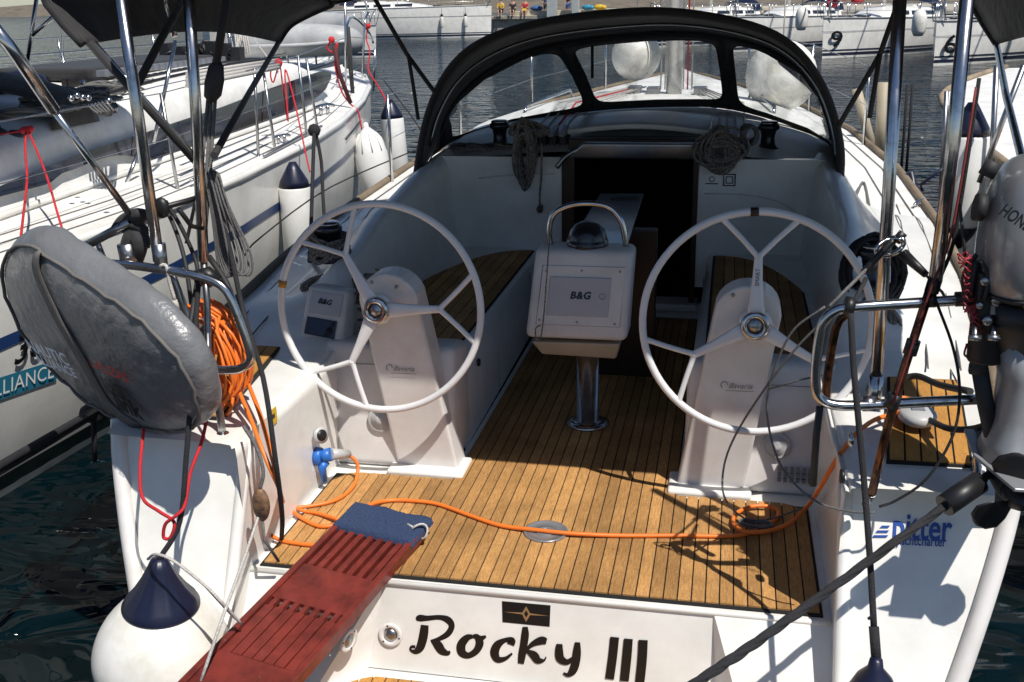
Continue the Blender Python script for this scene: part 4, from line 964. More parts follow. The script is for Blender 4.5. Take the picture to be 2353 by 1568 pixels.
# connector box on the right pad with hoses
o = thing('cable_adapter', 'flat grey oval cable adapter resting on the right teak pad', 'adapter', at(2110, 955, Z=.51))
c_ = at(2108, 957, Z=.51); m = MB(); R = []
for sc_, h in ((.75, -.018), (1, -.006), (1, .012), (.85, .022), (.1, .024)): R.append([(c_.x+.058*sc_*cos(a), c_.y+.075*sc_*sin(a), c_.z+h) for a in [2*pi*i/20 for i in range(20)]])
m.rings(R); m.build('adapter_body', MT['grey_plastic'], o)
m = MB(); m.box(c_.x-.02, c_.x+.02, c_.y-.012, c_.y+.012, c_.z+.024, c_.z+.027); m.build('adapter_mark', greystripe, o)
m = MB(); m.tube([at(2135, 965, Z=.52), at(2180, 985, Z=.55), at(2240, 985, Z=.6), at(2300, 960, Z=.7)], .010, 8, k=5); one(m, 'fuel_hose', rubber, 'thick black hose leading from the grey adapter towards the outboard motor', 'hose')
m = MB(); m.tube([at(2060, 890, Z=.55), at(2075, 872, Z=.56), at(2110, 865, Z=.58), at(2160, 885, Z=.60), at(2230, 900, Z=.66)], .011, 8, k=6); m.tube([at(2010, 880, Z=.5), at(2002, 900, Z=.5)], .02, 6); one(m, 'lead_cable', rubber, 'black lead arching over the far end of the right teak pad', 'cable')

# ---- gangway -------------------------------------------------------------------
GL0, GR0 = at(803, 1188, Z=.065), at(980, 1200, Z=.065); GL1, GR1 = at(415, 1568, Z=-.035), at(680, 1568, Z=-.035)
axg = ((GL1+GR1)/2-(GL0+GR0)/2); Lg = axg.length; axg.normalize(); wv = (GR0-GL0); wg = wv.length; wv = (wv-axg*wv.dot(axg)).normalized(); ug = wv.cross(axg); ug = ug if ug.z > 0 else -ug
og = (GL0+GR0)/2; wg = .31
o = thing('gangway', 'dark red slatted wooden gangway with blue carpet end lying from the stern onto the quay', 'gangway', og)
g = lambda a, b, h=0: og+wv*a+axg*b+ug*h
def gbox(mb, a0, a1, b0, b1, h0, h1): return mb.hexa([g(a0, b0, h0), g(a1, b0, h0), g(a1, b1, h0), g(a0, b1, h0), g(a0, b0, h1), g(a1, b0, h1), g(a1, b1, h1), g(a0, b1, h1)])
hw = wg/2
TL = 1.9
for s in (-1, 1):
    m = MB(); gbox(m, *(sorted((s*(hw-.022), s*hw))), .0, TL, -.03, .012); m.build('side_rail', mahog, o, bevel=.004)
sects = [(.10, .32, 's'), (.32, .50, 'p'), (.50, .54, 'h'), (.54, .76, 't'), (.76, .97, 'p'), (.97, 1.01, 'h'), (1.01, 1.22, 't'), (1.22, 1.5, 'p'), (1.5, 1.9, 's')]
n_sl = 7; iw = wg-.05; pw = iw/n_sl
for (b0, b1, kd) in sects:
    if kd == 'p':
        m = MB(); gbox(m, -iw/2-.003, iw/2+.003, b0, b1, -.012, .004); m.build('board', mahog, o, bevel=.002)
    elif kd in 's':
        for k in range(n_sl):
            m = MB(); gbox(m, -iw/2+pw*k+.008, -iw/2+pw*(k+1)-.008, b0, b1, -.02, .004); m.build('slat', mahog, o, bevel=.0015)
        m = MB(); gbox(m, -iw/2, iw/2, b0, b1, -.032, -.026); m.build('backing_board', caulk, o)
    elif kd == 'h':
        for k in range(n_sl):
            m = MB(); gbox(m, -iw/2+pw*k+.010, -iw/2+pw*(k+1)-.010, b0, b1, -.014, .0035); m.build('slat', mahog, o)
        m = MB(); gbox(m, -iw/2, iw/2, b0, b1, -.028, -.022); m.build('backing_board', caulk, o)
    else:
        for k in range(n_sl):
            m = MB(); gbox(m, -iw/2+pw*k+.0025, -iw/2+pw*(k+1)-.0025, b0, b1, -.012, .004+.0006*(k % 2)); m.build('slat', mahog, o)
        m = MB(); gbox(m, -iw/2, iw/2, b0, b1, -.02, -.014); m.build('backing_board', caulk, o)
# carpet pad
m = MB(); nx_, ny_ = 60, 34; B0, B1 = -.045, .115
for j in range(ny_):
    for i in range(nx_):
        a = lerp(-hw-.004, hw+.004, i/(nx_-1)); b = lerp(B0, B1, j/(ny_-1)); ed = min(i, nx_-1-i, j, ny_-1-j)
        h = .010+.010*min(1, ed/3)+random.uniform(-.0018, .0018); m.v.append(tuple(g(a+random.uniform(-.001, .001), b+(.008*sin(a*40) if j < 2 else 0), h if ed else -.004)))
for j in range(ny_-1):
    for i in range(nx_-1): q = j*nx_+i; m.face([q, q+1, q+nx_+1, q+nx_])
m.build('carpet_pad', carpet, o)
m = MB(); gc = g(hw-.008, .035, .01); m.tube([gc+V((.026*cos(a), .01*sin(a*2), .026*sin(a))) for a in [2*pi*i/16 for i in range(16)]], .004, 6, closed=True); m.tube([gc+V((-.02, 0, .01)), gc+V((-.05, .02, .012))], .004, 6); m.build('lashing_ring', whiterope, o)

# ---- mooring lines ----------------------------------------------------------------
m = MB(); ML = smooth([at(2285, 1082, Y=-.10), at(2245, 1112, Y=-.16), at(2100, 1215, Y=-.30), at(1900, 1360, Y=-.52), at(1740, 1475, Y=-.74), at(1600, 1570, Y=-.96), at(1430, 1690, Y=-1.30), at(1200, 1860, Y=-1.6), (-.3, -3.2, .3), (-1.2, -6.3, .60)], 30)
for ph in (0, 2.09, 4.19):
    m.tube([p+V((.0052*cos(ph+i*.22), 0, .0052*sin(ph+i*.22))) for i, p in enumerate(ML)], .0078, 7)
one(m, 'mooring_line', blkrope, 'thick dark mooring line crossing the lower right corner from the stern cleat', 'mooring line')
m = MB(); m.tube([at(2250, 1108, Y=-.165), at(2170, 1163, Y=-.23)], .030, 12); one(m, 'chafe_sleeve', blackp, 'black chafe sleeve on the thick mooring line just below the propeller', 'chafe sleeve')
m = MB(); m.tube([at(1955, 720, Y=-.06), at(1962, 850, Y=-.1), at(1985, 1100, Y=-.18), at(2000, 1300, Y=-.30), at(2008, 1440, Y=-.38)], .0085, 8, k=4)
m.tube([at(2008, 1440, Y=-.38), at(2014, 1520, Y=-.42)], .013, 8); m.tube([at(2005, 1415, Y=-.37), at(1995, 1423, Y=-.37)], .004, 5)
one(m, 'fender_line', blkrope, 'dark rope from the right pushpit rail down to the fender at the lower frame edge', 'rope')
fc = at(2018, 1700, Y=-.43); o = thing('cone_fender', 'fender with dark blue cone top peeking in at the lower edge below the right quarter', 'fender', fc)
tp = at(2014, 1512, Y=-.43)
m = MB(); m.lathe([(.001, 0), (.016, -.005), (.020, -.03), (.045, -.06), (.068, -.11), (.075, -.15), (.001, -.15)], tp, seg=24); m.build('cone_top', navy, o)
m = MB(); m.lathe([(.001, -.15), (.075, -.15), (.12, -.20), (.14, -.28), (.12, -.37), (.05, -.42), (.001, -.43)], tp, seg=28); m.build('fender_ball', vinyl, o)

# thin steel wires and cords at the right pushpit
m = MB(); m.tube([at(1900, 730, Y=-.03), at(1830, 800, Y=.0), at(1760, 890, Y=.05), at(1690, 1000, Y=.15), at(1662, 1080, Y=.2), at(1668, 1150, Y=.2), at(1720, 1195, Z=.03), at(1780, 1190, Z=.03), at(1850, 1165, Z=.05)], .0035, 5, k=6)
m.tube([at(1895, 705, Y=-.03), at(1815, 770, Y=.0), at(1765, 900, Y=.05), at(1768, 990, Y=.1), at(1800, 1080, Y=.05), at(1870, 1150, Y=-.05), at(1950, 1175, Y=-.1), at(2010, 1178, Y=-.12)], .0035, 5, k=6)
m.tube([at(1765, 895, Y=.05), at(1840, 873, Y=.0), at(1890, 862, Y=0)], .003, 5)
one(m, 'loose_cord', greyrope, 'thin grey cord hanging in loops from the right pushpit down to the teak floor', 'cord')
m = MB(); m.tube([at(2150, 690, Y=-.02), at(2190, 800, Y=-.06), at(2205, 900, Y=-.1), at(2190, 1000, Y=-.12), at(2130, 1100, Y=-.12), at(2060, 1150, Y=-.1), at(2020, 1165, Y=-.1)], .004, 5, k=6); one(m, 'kill_cord', blkrope, 'thin dark cord sagging from the pushpit across the right quarter', 'cord')
m = MB(); coil(m, at(1738, 1205, Z=.03), (1, 0, 0), (0, 1, 0), .055, .022, 4, .0045, .2, 5, 18, ax=.006); one(m, 'cord_coil', greyrope, 'small grey cord coil lying on the teak beside the orange cable loop', 'rope coil')
# dark tape lines: guy from pole clamp
o = thing('tackle', 'black tackle with a steel shackle clamped to the right bimini pole', 'tackle', at(2040, 575, Y=.2))
m = MB(); m.tube([at(1905, 705, Y=0), at(1990, 620, Y=.12)], .005, 6); m.tube([at(2130, 635, Y=.1), at(2165, 672, Y=.05), at(2175, 690, Y=0)], .004, 6); m.build('tackle_line', greyrope, o)
m = MB(); m.tube([at(1985, 625, Y=.12), at(2045, 560, Y=.2), at(2055, 553, Y=.2)], .010, 8); m.tube([at(2076, 535, Y=.2), at(2058, 556, Y=.2)], .013, 8); m.tube([at(2075, 583, Y=.18), at(2128, 632, Y=.12)], lambda t: .016-.006*t, 8); m.build('tackle_sleeve', blackp, o)
m = MB(); coil(m, at(2045, 568, Y=.2), (1, 0, .3), (0, .2, 1), .035, .022, 3, .006, .2, 6, 16); m.build('shackle', steel, o)
# black bags/ropes coils hung by right winch
m = MB(); coil(m, wr+V((0, 0, .05)), (1, 0, 0), (0, .25, .97), .10, .13, 12, .008, .25, 6, 20, ax=.03); one(m, 'rope_coil', blkrope, 'dark rope coil hung over the right coaming winch', 'rope coil')
m = MB(); coil(m, wr+V((0, -.08, -.13)), (1, 0, 0), (0, .35, .9), .085, .10, 12, .006, .3, 6, 20, ax=.03); one(m, 'rope_coil', greyrope, 'grey line bundle below the right coaming winch', 'rope coil')
m = MB(); coil(m, wl+V((0, -.01, .07)), (1, 0, 0), (0, 1, .15), .085, .075, 16, .0075, .25, 6, 20, ax=.05); one(m, 'rope_coil', braid, 'rope wound around the left coaming winch', 'rope coil')
m = MB(); coil(m, wl+V((.06, -.12, -.10)), (1, 0, 0), (0, .55, .85), .13, .055, 12, .0065, .3, 6, 22, ax=.03); one(m, 'rope_coil', braid, 'loose rope tangle lying against the left instrument binnacle', 'rope coil')
m = MB(); P_ = []
for k in range(60): P_.append(V((-.86+.05*sin(k*2.1)+.02*sin(k*.7), 1.16+.05*cos(k*1.3), .72-.0047*k)))
m.tube(P_, .006, 6, k=2); one(m, 'rope_tangle', braid, 'dark rope heap between the left binnacle and the left wheel hub', 'rope')
# halyard coils at the companionway
c_ = at(1205, 365, Y=3.0)
m = MB(); coil(m, at(1205, 352, Y=2.98), (1, 0, 0), (0, -.15, 1), .046, .140, 34, .0068, .55, 6, 20, ax=.05); coil(m, at(1215, 300, Y=3.02), (1, 0, 0), (0, .5, 1), .10, .03, 12, .0068, .4, 6, 18, ax=.04); m.tube([at(1245, 330, Y=2.98), at(1244, 400, Y=2.97), at(1240, 455, Y=2.98), at(1243, 485, Y=2.98)], .007, 6, k=4); coil(m, at(1241, 480, Y=2.97), (1, 0, 0), (0, 0, 1), .012, .02, 4, .006, .2, 6, 12)
one(m, 'halyard_coil', braid, 'dark halyard coil hanging left of the companionway', 'rope coil', 'halyard coils at the companionway')
m = MB(); coil(m, at(1655, 345, Y=2.98), (1, 0, 0), (0, -.15, 1), .085, .075, 44, .0068, .65, 6, 20, ax=.05); one(m, 'halyard_coil', braid, 'wide dark halyard coil hanging right of the companionway below the clutches', 'rope coil', 'halyard coils at the companionway')
m = MB(); coil(m, at(1722, 310, Y=3.0), (1, 0, 0), (0, -.2, 1), .04, .05, 12, .0075, .2, 6, 16, ax=.04); one(m, 'rope_bundle', greyrope, 'small round grey rope bundle beside the right halyard coil', 'rope coil')
m = MB()
for k in range(5): coil(m, V((-.95+.09*k, 3.25, .955)), (1, 0, 0), (0, 1, 0), .10, .07, 4, .007, .3, 6, 16, ax=.015)
one(m, 'rope_heap', braid, 'heap of flecked sheets on the roof under the left side of the sprayhood', 'rope')
m = MB(); m.sphere(at(1660, 295, Y=3.02), .085, 14, (1.1, .6, .85)); m.sphere(at(1225, 310, Y=3.02), .075, 14, (1, .6, .9)); one(m, 'winch_cover_pair', canvas, 'black covers behind both halyard coils', 'winch cover') if False else None

# ---- straps between bimini and sprayhood ---------------------------------------------
def strap(pts, w_, label):
    P = [V(p) for p in pts]; m = MB()
    L = []; R2 = []
    for i, p in enumerate(P):
        t = (P[min(i+1, len(P)-1)]-P[max(i-1, 0)]).normalized(); sd = t.cross((p-CP*1.0+V((0, 0, 5))).normalized()).normalized(); sd = t.cross(V((0, 1, 0))).normalized()
        L.append(p+sd*w_/2); R2.append(p-sd*w_/2)
    m.rings([L, R2], closed=False); return one(m, 'webbing_strap', canvas, label, 'strap', 'webbing straps between bimini and sprayhood', solid=.003)
strap([at(857, -10, Y=2.7), at(935, 125, Y=2.8), at(1003, 218, Y=2.9)], .024, 'black strap from the bimini to the left side of the sprayhood')
strap([at(938, 125, Y=2.8), at(950, 200, Y=2.8), at(961, 275, Y=2.8)], .02, 'loose black strap end dangling left of the sprayhood')
strap([at(2062, 10, Y=2.75), at(2022, 125, Y=2.82), at(1920, 302, Y=2.9)], .026, 'black strap from the bimini to the right side of the sprayhood')
strap([at(2022, 125, Y=2.82), at(2010, 200, Y=2.82), at(1998, 272, Y=2.82)], .024, 'loose black strap end dangling right of the sprayhood')
strap([at(1361, 104, Y=3.75), at(1361, 180, Y=3.75)], .018, 'short black strap hanging behind the middle sprayhood window')

# ---- lines and tackle on left poles -------------------------------------------------------
o = thing('backstay_tackle', 'black block and long grey tackle line between the two left bimini poles', 'tackle', at(495, 190, Y=.35))
m = MB(); m.tube([at(523, -15, Y=.4), at(497, 145, Y=.38)], .014, 8); m.build('stay_wire', canvas, o)
m = MB(); R = []
for t, r_ in ((0, .010), (.12, .026), (.5, .034), (.85, .03), (1, .012)): 
    p = lerp(at(498, 140, Y=.38), at(487, 235, Y=.36), t); R.append([p+V((r_*cos(a), r_*.6*sin(a), 0)) for a in [2*pi*i/14 for i in range(14)]])
m.rings(R); m.build('block', rubber, o)
m = MB()
for e, (x0, x1) in enumerate(((478, 448), (486, 462), (495, 470))): m.tube([at(x0, 225, Y=.37), at((x0+x1)/2, 400, Y=.34), at(x1-20 if e == 0 else x1, 560, Y=.28)], .0062, 6)
m.build('tackle_line', greyrope, o)
m = MB()
for k in range(7):
    m.tube([at(478+k*4, 385+2*k, Y=.30+.01*(k % 3)), at(500+k*4, 470, Y=.28+.015*(k % 2)), at(520+9*k, 560+3*k, Y=.27+.02*(k % 3)), at(528+8*k, 612+3*k, Y=.27), at(516+5*k, 640-k*3, Y=.27), at(500+3*k, 600-6*k, Y=.30), at(488+3*k, 500, Y=.30), at(470+2*k, 395, Y=.31)], .0040, 6, k=5)
one(m, 'rope_hank', greyrope, 'long hank of grey rope hanging from the left bimini pole', 'rope coil')
m = MB(); m.tube([at(480, 395, Y=.33), at(525, 560, Y=.28), at(560, 720, Y=.2), at(605, 870, Y=.05), at(632, 1050, Y=-.05), at(648, 1180, Y=.05), at(647, 1240, Z=.02)], .0085, 8, k=5); one(m, 'dock_line', blkrope, 'black line hanging from the left pushpit to the teak floor corner', 'rope')
m = MB(); m.tube([at(372, 465, Y=.2), at(400, 520, Y=.15), at(425, 600, Y=.1), at(440, 700, Y=.05)], .007, 6, k=4); m.tube([at(380, 462, Y=.2), at(420, 530, Y=.2), at(450, 600, Y=.2), at(455, 640, Y=.15)], .007, 6, k=4)
m.tube([at(455, 640, Y=.1), at(442, 720, Y=0), at(430, 800, Y=-.05), at(450, 900, Y=-.08)], .009, 6, k=4)
one(m, 'hanging_line', rubber, 'black lines looping down behind the left pushpit corner', 'rope')
m = MB(); c_ = at(372, 478, Y=.1); m.sphere(c_, .028, 12, (.9, .6, 1.2)); m.tube([c_, at(430, 462, Y=.2), at(470, 450, Y=.25)], .009, 6); m.tube([at(410, 480, Y=.1), at(440, 520, Y=.15), at(465, 525, Y=.2)], .008, 6); one(m, 'snap_clamp', blackp, 'black clamp knob on the left bimini pole', 'clamp')
# black outboard bracket / horseshoe holder with knobs
o = thing('outboard_bracket', 'black folded mount with round knobs clamped behind the grey buoy bag', 'bracket', at(300, 560, Y=.1))
m = MB()
for pts, r in ((((262, 528), (285, 505), (318, 492), (338, 500)), .020), (((272, 512), (300, 530), (322, 560), (318, 600)), .024), (((330, 488), (312, 520), (292, 560), (296, 598)), .022), (((285, 545), (310, 552), (334, 545)), .016), (((300, 515), (330, 530), (336, 570)), .018)): m.tube([at(x, y, Y=.1+.02*(i % 2)) for i, (x, y) in enumerate(pts)], (lambda r: lambda t: r*(1-.35*abs(2*t-1)**2))(r), 10, k=4)
m.build('mount_body', canvas, o)
m = MB(); m.tube([at(180, 575, Y=.12), at(262, 530, Y=.1), at(300, 510, Y=.1)], .014, 8); m.tube([at(225, 560, Y=.15), at(240, 600, Y=.13)], .010, 8); m.tube([at(290, 560, Y=.1), at(300, 610, Y=.1)], .03, 8); m.build('mount_arm', steeld, o)
m = MB(); m.tube([at(-20, 55, Y=-.25), at(40, 130, Y=-.2), at(125, 255, Y=-.1)], .018, 10); m.tube([at(125, 255, Y=-.1), at(295, 488, Y=.08)], .0105, 8); one(m, 'flagstaff', steel, 'slanting two-part steel staff rising to the upper left corner from the pushpit', 'flagstaff')
m = MB(); m.tube([at(372, 622, Y=.03), at(370, 612, Y=.02), at(382, 612, Y=.02), at(390, 650, Y=.02), at(402, 690, Y=.02)], .006, 6, k=4); m.tube([at(398, 690, Y=.02), at(406, 712, Y=.02)], .012, 8); one(m, 'white_hook_line', whiterope, 'white hooked line hanging over the left pushpit rail', 'rope')

# ---- outboard motor -----------------------------------------------------------------
MY = -.08
om = thing('outboard_motor', 'grey outboard motor with black lettering hung on the right pushpit', 'outboard motor', at(2330, 700, Y=MY))
hx = at(2372, 515, Y=MY)
m = MB(); R = []
prof = [(-.20, .35), (-.195, .7), (-.17, .92), (-.10, 1.0), (-.02, .99), (.06, .93), (.12, .80), (.155, .58), (.17, .3), (.173, .05)]
for z, k in prof:
    R.append([hx+V(((.135*k)*math.copysign(abs(cos(a))**.75, cos(a))+.02, .17*k*math.copysign(abs(sin(a))**.75, sin(a))+.02, z)) for a in [2*pi*i/24 for i in range(24)]])
m.rings(R); m.build('cowling', greyp, om, sub=1)
m = MB(); m.rings([[hx+V((.128*k*cos(a)+.02, .162*k*sin(a)+.02, z)) for a in [2*pi*i/24 for i in range(24)]] for z, k in ((-.19, .9), (-.25, .85), (-.33, .62), (-.36, .4))]); m.build('lower_cowl', MT['black_plastic'], om)
tl = at(2318, 498, Y=MY-.15)
text('HONDA', 'cowling_lettering', blackink, tl+V((.012, -.055, 0)), V((.045, -.010, -.028)), V((.02, 0, .05)), .040, om, bold=.025, xs=.66)
m = MB(); m.tube([hx+V((.137*.86*math.copysign(abs(cos(a))**.75, cos(a))+.02, .172*.86*math.copysign(abs(sin(a))**.75, sin(a))+.02, -.172)) for a in [2*pi*i/40 for i in range(40)]], .006, 6, closed=True); m.build('cowl_seam', blackp, om)
m = MB(); m.box(hx.x-.02, hx.x+.03, hx.y-.165, hx.y-.14, hx.z-.20, hx.z-.15); m.build('cowl_latch', blackp, om, bevel=.005)
m = MB(); m.tube([at(2240, 475, Y=MY), at(2262, 478, Y=MY)], .035, 10); m.build('tiller_grip', rubber, om); m = MB(); m.tube([at(2265, 405, Y=MY-.05), at(2285, 372, Y=MY-.05)], .02, 8); m.build('carry_handle', rubber, om)
m = MB(); m.tube([at(2290, 600, Y=MY), at(2275, 720, Y=MY), at(2262, 830, Y=MY)], .045, 12); m.tube([at(2240, 600, Y=MY), at(2225, 700, Y=MY)], .02, 8); m.box(at(2270, 640, Y=MY).x-.03, at(2340, 640, Y=MY).x+.04, MY-.05, MY+.06, at(2300, 730, Y=MY).z, at(2300, 620, Y=MY).z); m.build('mount_clamp', MT['black_plastic'], om, bevel=.006)
m = MB(); m.tube([at(2235, 835, Y=MY), at(2262, 842, Y=MY)], .030, 10); m.tube([at(2250, 840, Y=MY), at(2265, 930, Y=MY), at(2280, 1000, Y=MY)], .022, 10); m.build('tilt_tube', rubber, om)
for (x, y, r_) in ((2262, 645, .012), (2300, 640, .012), (2268, 735, .014), (2305, 742, .012), (2290, 690, .016), (2250, 700, .010)):
    m = MB(); m.lathe([(.001, 0), (r_, 0), (r_, .012), (r_*.6, .016), (.001, .016)], at(x, y, Y=MY-.052), (0, -1, 0), 8); m.build('clamp_bolt', steeld, om)
for s_ in (-1, 1):
    m = MB(); m.tube([at(2262+22*s_, 735, Y=MY-.03), at(2262+22*s_, 775, Y=MY-.10)], .007, 6); m.tube([at(2248+22*s_, 775, Y=MY-.10), at(2276+22*s_, 778, Y=MY-.10)], .009, 6); m.build('clamp_screw', steeld, om)
for pts in (((2300, 610), (2280, 650), (2300, 700), (2325, 740)), ((2335, 630), (2318, 680), (2335, 735), (2345, 800)), ((2255, 600), (2272, 640), (2262, 690))):
    m = MB(); m.tube([at(x, y, Y=MY-.06) for x, y in pts], .0055, 6, k=4); m.build('engine_hose', rubber, om)
m = MB(); m.box(at(2270, 660, Y=MY).x, at(2305, 660, Y=MY).x, MY-.058, MY-.05, at(2300, 710, Y=MY).z, at(2300, 655, Y=MY).z); m.build('clamp_plate', greyd, om)
m = MB(); m.box(at(2343, 730, Y=MY-.08).x, at(2360, 730, Y=MY-.08).x, MY-.10, MY-.05, at(2343, 745, Y=MY-.08).z, at(2343, 695, Y=MY-.08).z); m.build('warning_label', yellow, om)
# leg (foil section)
m = MB(); R = []
for (x, y, a_, b_) in ((2330, 760, .052, .085), (2335, 860, .045, .08), (2325, 950, .045, .08), (2312, 1010, .055, .10), (2305, 1040, .062, .13)):
    c_ = at(x, y, Y=MY); R.append([c_+V((a_*cos(q), b_*sin(q), 0)) for q in [2*pi*i/20 for i in range(20)]])
m.rings(R); m.build('drive_leg', greyd, om)
c_ = at(2312, 1042, Y=MY); m = MB(); m.prism([c_+V((-.075, .16, 0)), c_+V((-.085, -.02, 0)), c_+V((-.03, -.22, 0)), c_+V((.06, -.22, 0)), c_+V((.09, 0, 0)), c_+V((.07, .16, 0))], (0, 0, -.010)); m.build('cavitation_plate', greyd, om, bevel=.003)
m = MB()
pcn = at(2312, 1095, Y=MY-.02)
m.rings([[pcn+V((r_*cos(a), y, r_*sin(a))) for a in [2*pi*i/18 for i in range(18)]] for y, r_ in ((.16, .004), (.12, .03), (.03, .042), (-.06, .042), (-.09, .035))]); m.rings([[pcn+V((.018*cos(a), .02+.06*sin(a), z)) for a in [2*pi*i/12 for i in range(12)]] for z in (.03, .09)]); m.rings([[pcn+V((.008*cos(a), .03+k*sin(a), z)) for a in [2*pi*i/10 for i in range(10)]] for z, k in ((-.03, .06), (-.11, .03))]); m.build('gearcase', rubber, om)
prop = MB(); 
prop.lathe([(.001, .085), (.02, .075), (.034, .04), (.034, 0), (.001, 0)], pcn+V((0, -.09, 0)), (0, -1, 0), 16); pr_ = prop.build('propeller', blackp, om)
for k in range(3):
    a0 = 2*pi*k/3-.35; m = MB(); R = []
    for r_, w_, tw in ((.028, .03, .7), (.06, .055, .55), (.09, .06, .45), (.115, .04, .38), (.125, .01, .35)):
        c_ = pcn+V((r_*cos(a0), -.13, r_*sin(a0))); t_ = V((-sin(a0), 0, cos(a0)))*cos(tw)+V((0, 1, 0))*sin(tw); nn_ = t_.cross(V((cos(a0), 0, sin(a0))))
        R.append([c_+t_*(w_*cos(q))+nn_*(.004*sin(q)) for q in [2*pi*i/10 for i in range(10)]])
    m.rings(R); m.build('blade', blackp, pr_)
m = MB(); P = []
for k in range(140):
    t = k/139; base = lerp(at(2212, 585, Y=MY-.03), at(2243, 775, Y=MY-.05), t); P.append(base+V((.012*cos(k*.75)*(1+.3*sin(k*.1)), .012*sin(k*.75), .006*sin(k*1.7)+.015*sin(t*9))))
m.tube(P, .0021, 5); m.tube([at(2222, 790, Y=MY), at(2216, 815, Y=MY), at(2228, 820, Y=MY), at(2226, 795, Y=MY)], .003, 5, k=4); m.build('coiled_lanyard', mat('lanyard_red', (.35, .02, .03), .5, vary=.3), om)
m = MB(); m.tube([at(2245, 585, Y=MY), at(2225, 610, Y=MY), at(2214, 640, Y=MY), at(2216, 670, Y=MY), at(2230, 690, Y=MY)], .006, 6, k=5); m.tube([at(2205, 470, Y=MY), at(2215, 560, Y=MY), at(2222, 640, Y=MY)], .004, 6); m.build('control_cable', rubber, om)

# red-and-black lines run down the right pole
m = MB(); m.tube([at(2243, 200, Y=.0), at(2208, 420, Y=-.02), at(2180, 560, Y=-.02), at(2140, 660, Y=-.03), at(2100, 780, Y=-.04), at(2052, 930, Y=-.05)], .0032, 6, k=4); one(m, 'pole_line', mat('dull_red_line', (.25, .03, .03), .7, vary=.5), 'red line running down the right bimini pole', 'rope')
m = MB(); m.tube([at(2250, 180, Y=.0), at(2218, 400, Y=.01), at(2190, 560, Y=.01), at(2160, 640, Y=.0)], .005, 6, k=4); m.tube([at(1955, 710, Y=-.03), at(1990, 640, Y=.1)], .006, 6); one(m, 'pole_line', blkrope, 'black line lying along the right bimini pole beside the red one', 'rope')
# dark rope on the right side deck
m = MB(); m.tube([V((1.24, 3.0, .74)), at(1985, 420, Z=.66), at(2002, 500, Z=.62), at(2012, 570, Z=.60), at(2020, 660, Z=.56)], .008, 6, k=5); one(m, 'deck_line_rope', greyrope, 'sheet running aft along the right side deck from the sprayhood', 'rope')
m = MB(); m.tube([at(2090, 600, Z=.54), at(2130, 700, Z=.50), at(2160, 800, Z=.48), at(2200, 880, Z=.5)], .0035, 5, k=4); m.tube([at(2060, 470, Z=.62), at(2110, 600, Z=.55), at(2150, 720, Z=.5), at(2185, 860, Z=.48)], .0035, 5, k=4); m.tube([at(2110, 605, Z=.56), at(2200, 640, Z=.55), at(2230, 650, Z=.56)], .004, 5); one(m, 'jackstay', steeld, 'thin wires stretched along the right side deck', 'wire')

# ================================================================== neighbouring yacht on the left
N_ = thing('moored_yacht', 'white yacht with dark cabin windows and navy hull stripe moored alongside on the left', 'sailing yacht', (-4.4, 4, WZ))
NR = [(-2.5, -3.3, .60), (0, -2.88, .62), (1.5, -2.74, .64), (2.7, -2.62, .67), (3.6, -2.60, .70), (5, -2.68, .74), (6.2, -2.84, .78), (7.6, -3.12, .84), (8.8, -3.45, .89), (9.8, -3.85, .94), (10.5, -4.40, .98)]
NC = -4.4
def nr(y): return interp(NR, y)
m = MB(); rows = []
for i in range(46):
    y = -2.5+13*i/45; x, z = nr(y); hbm = x-NC
    rows.append([(NC+hbm*(1-.02*t-.20*t**2.2), y-.30*t*max(0, (y-8)/2.5), lerp(z-.03, -.8, t)) for t in [j/12 for j in range(13)]])
m.rings(rows, closed=False); m.build('hull', gel, N_)
m = MB(); m.rings([[(2*NC-p[0], p[1], p[2]) for p in r] for r in rows], closed=False); m.build('hull_far_side', gel, N_)
def nhull(y, z, o=.004):
    x, zd = nr(y); t = (zd-.03-z)/(zd-.03+.8); return V((NC+(x-NC)*(1-.02*t-.20*t**2.2)+o, y-.30*t*max(0, (y-8)/2.5), z))
def nstrip(tab, name, mt, o=.004, n=60):
    m = MB(); y0, y1 = tab[0][0], tab[-1][0]; m.rings([[nhull(lerp(y0, y1, i/n), interp(tab, lerp(y0, y1, i/n))[k], o) for i in range(n+1)] for k in (0, 1)], closed=False); return m.build(name, mt, N_)
nstrip([(-2.4, .17, .24), (2.4, .26, .32), (2.9, .29, .345), (4.2, .335, .40), (5, .36, .42), (6.2, .40, .455), (6.6, .41, .46)], 'hull_stripe', navystripe)
nstrip([(6.6, .41, .46), (9.6, .50, .55)], 'hull_stripe', greystripe)
nstrip([(-2.4, -.86, -.44), (10, -.86, -.48)], 'boot_top', bootm, .006)
# deck edge rounded gunwale
m = MB(); m.tube([(nr(y)[0]-.012, y, nr(y)[1]-.012) for y in [-2.4+12.8*i/60 for i in range(61)]], .030, 8); m.build('gunwale', gel, N_)
m = MB(); rows = []
for i in range(40):
    y = -2.5+13*i/39; x, z = nr(y); h = x-NC; rows.append([(NC+h*t, y, z+.05*(1-t*t)) for t in [-1+j/6 for j in range(13)]])
m.rings(rows, closed=False); m.build('side_deck', gel2, N_)
for off in (.16, .28, .40):
    m = MB(); m.tube([(nr(y)[0]-off, y, nr(y)[1]+.05*(1-((nr(y)[0]-off-NC)/(nr(y)[0]-NC))**2)+.0045) for y in [1.5+7*i/40 for i in range(41)]], .003, 4); m.build('deck_seam', greyrope, N_)
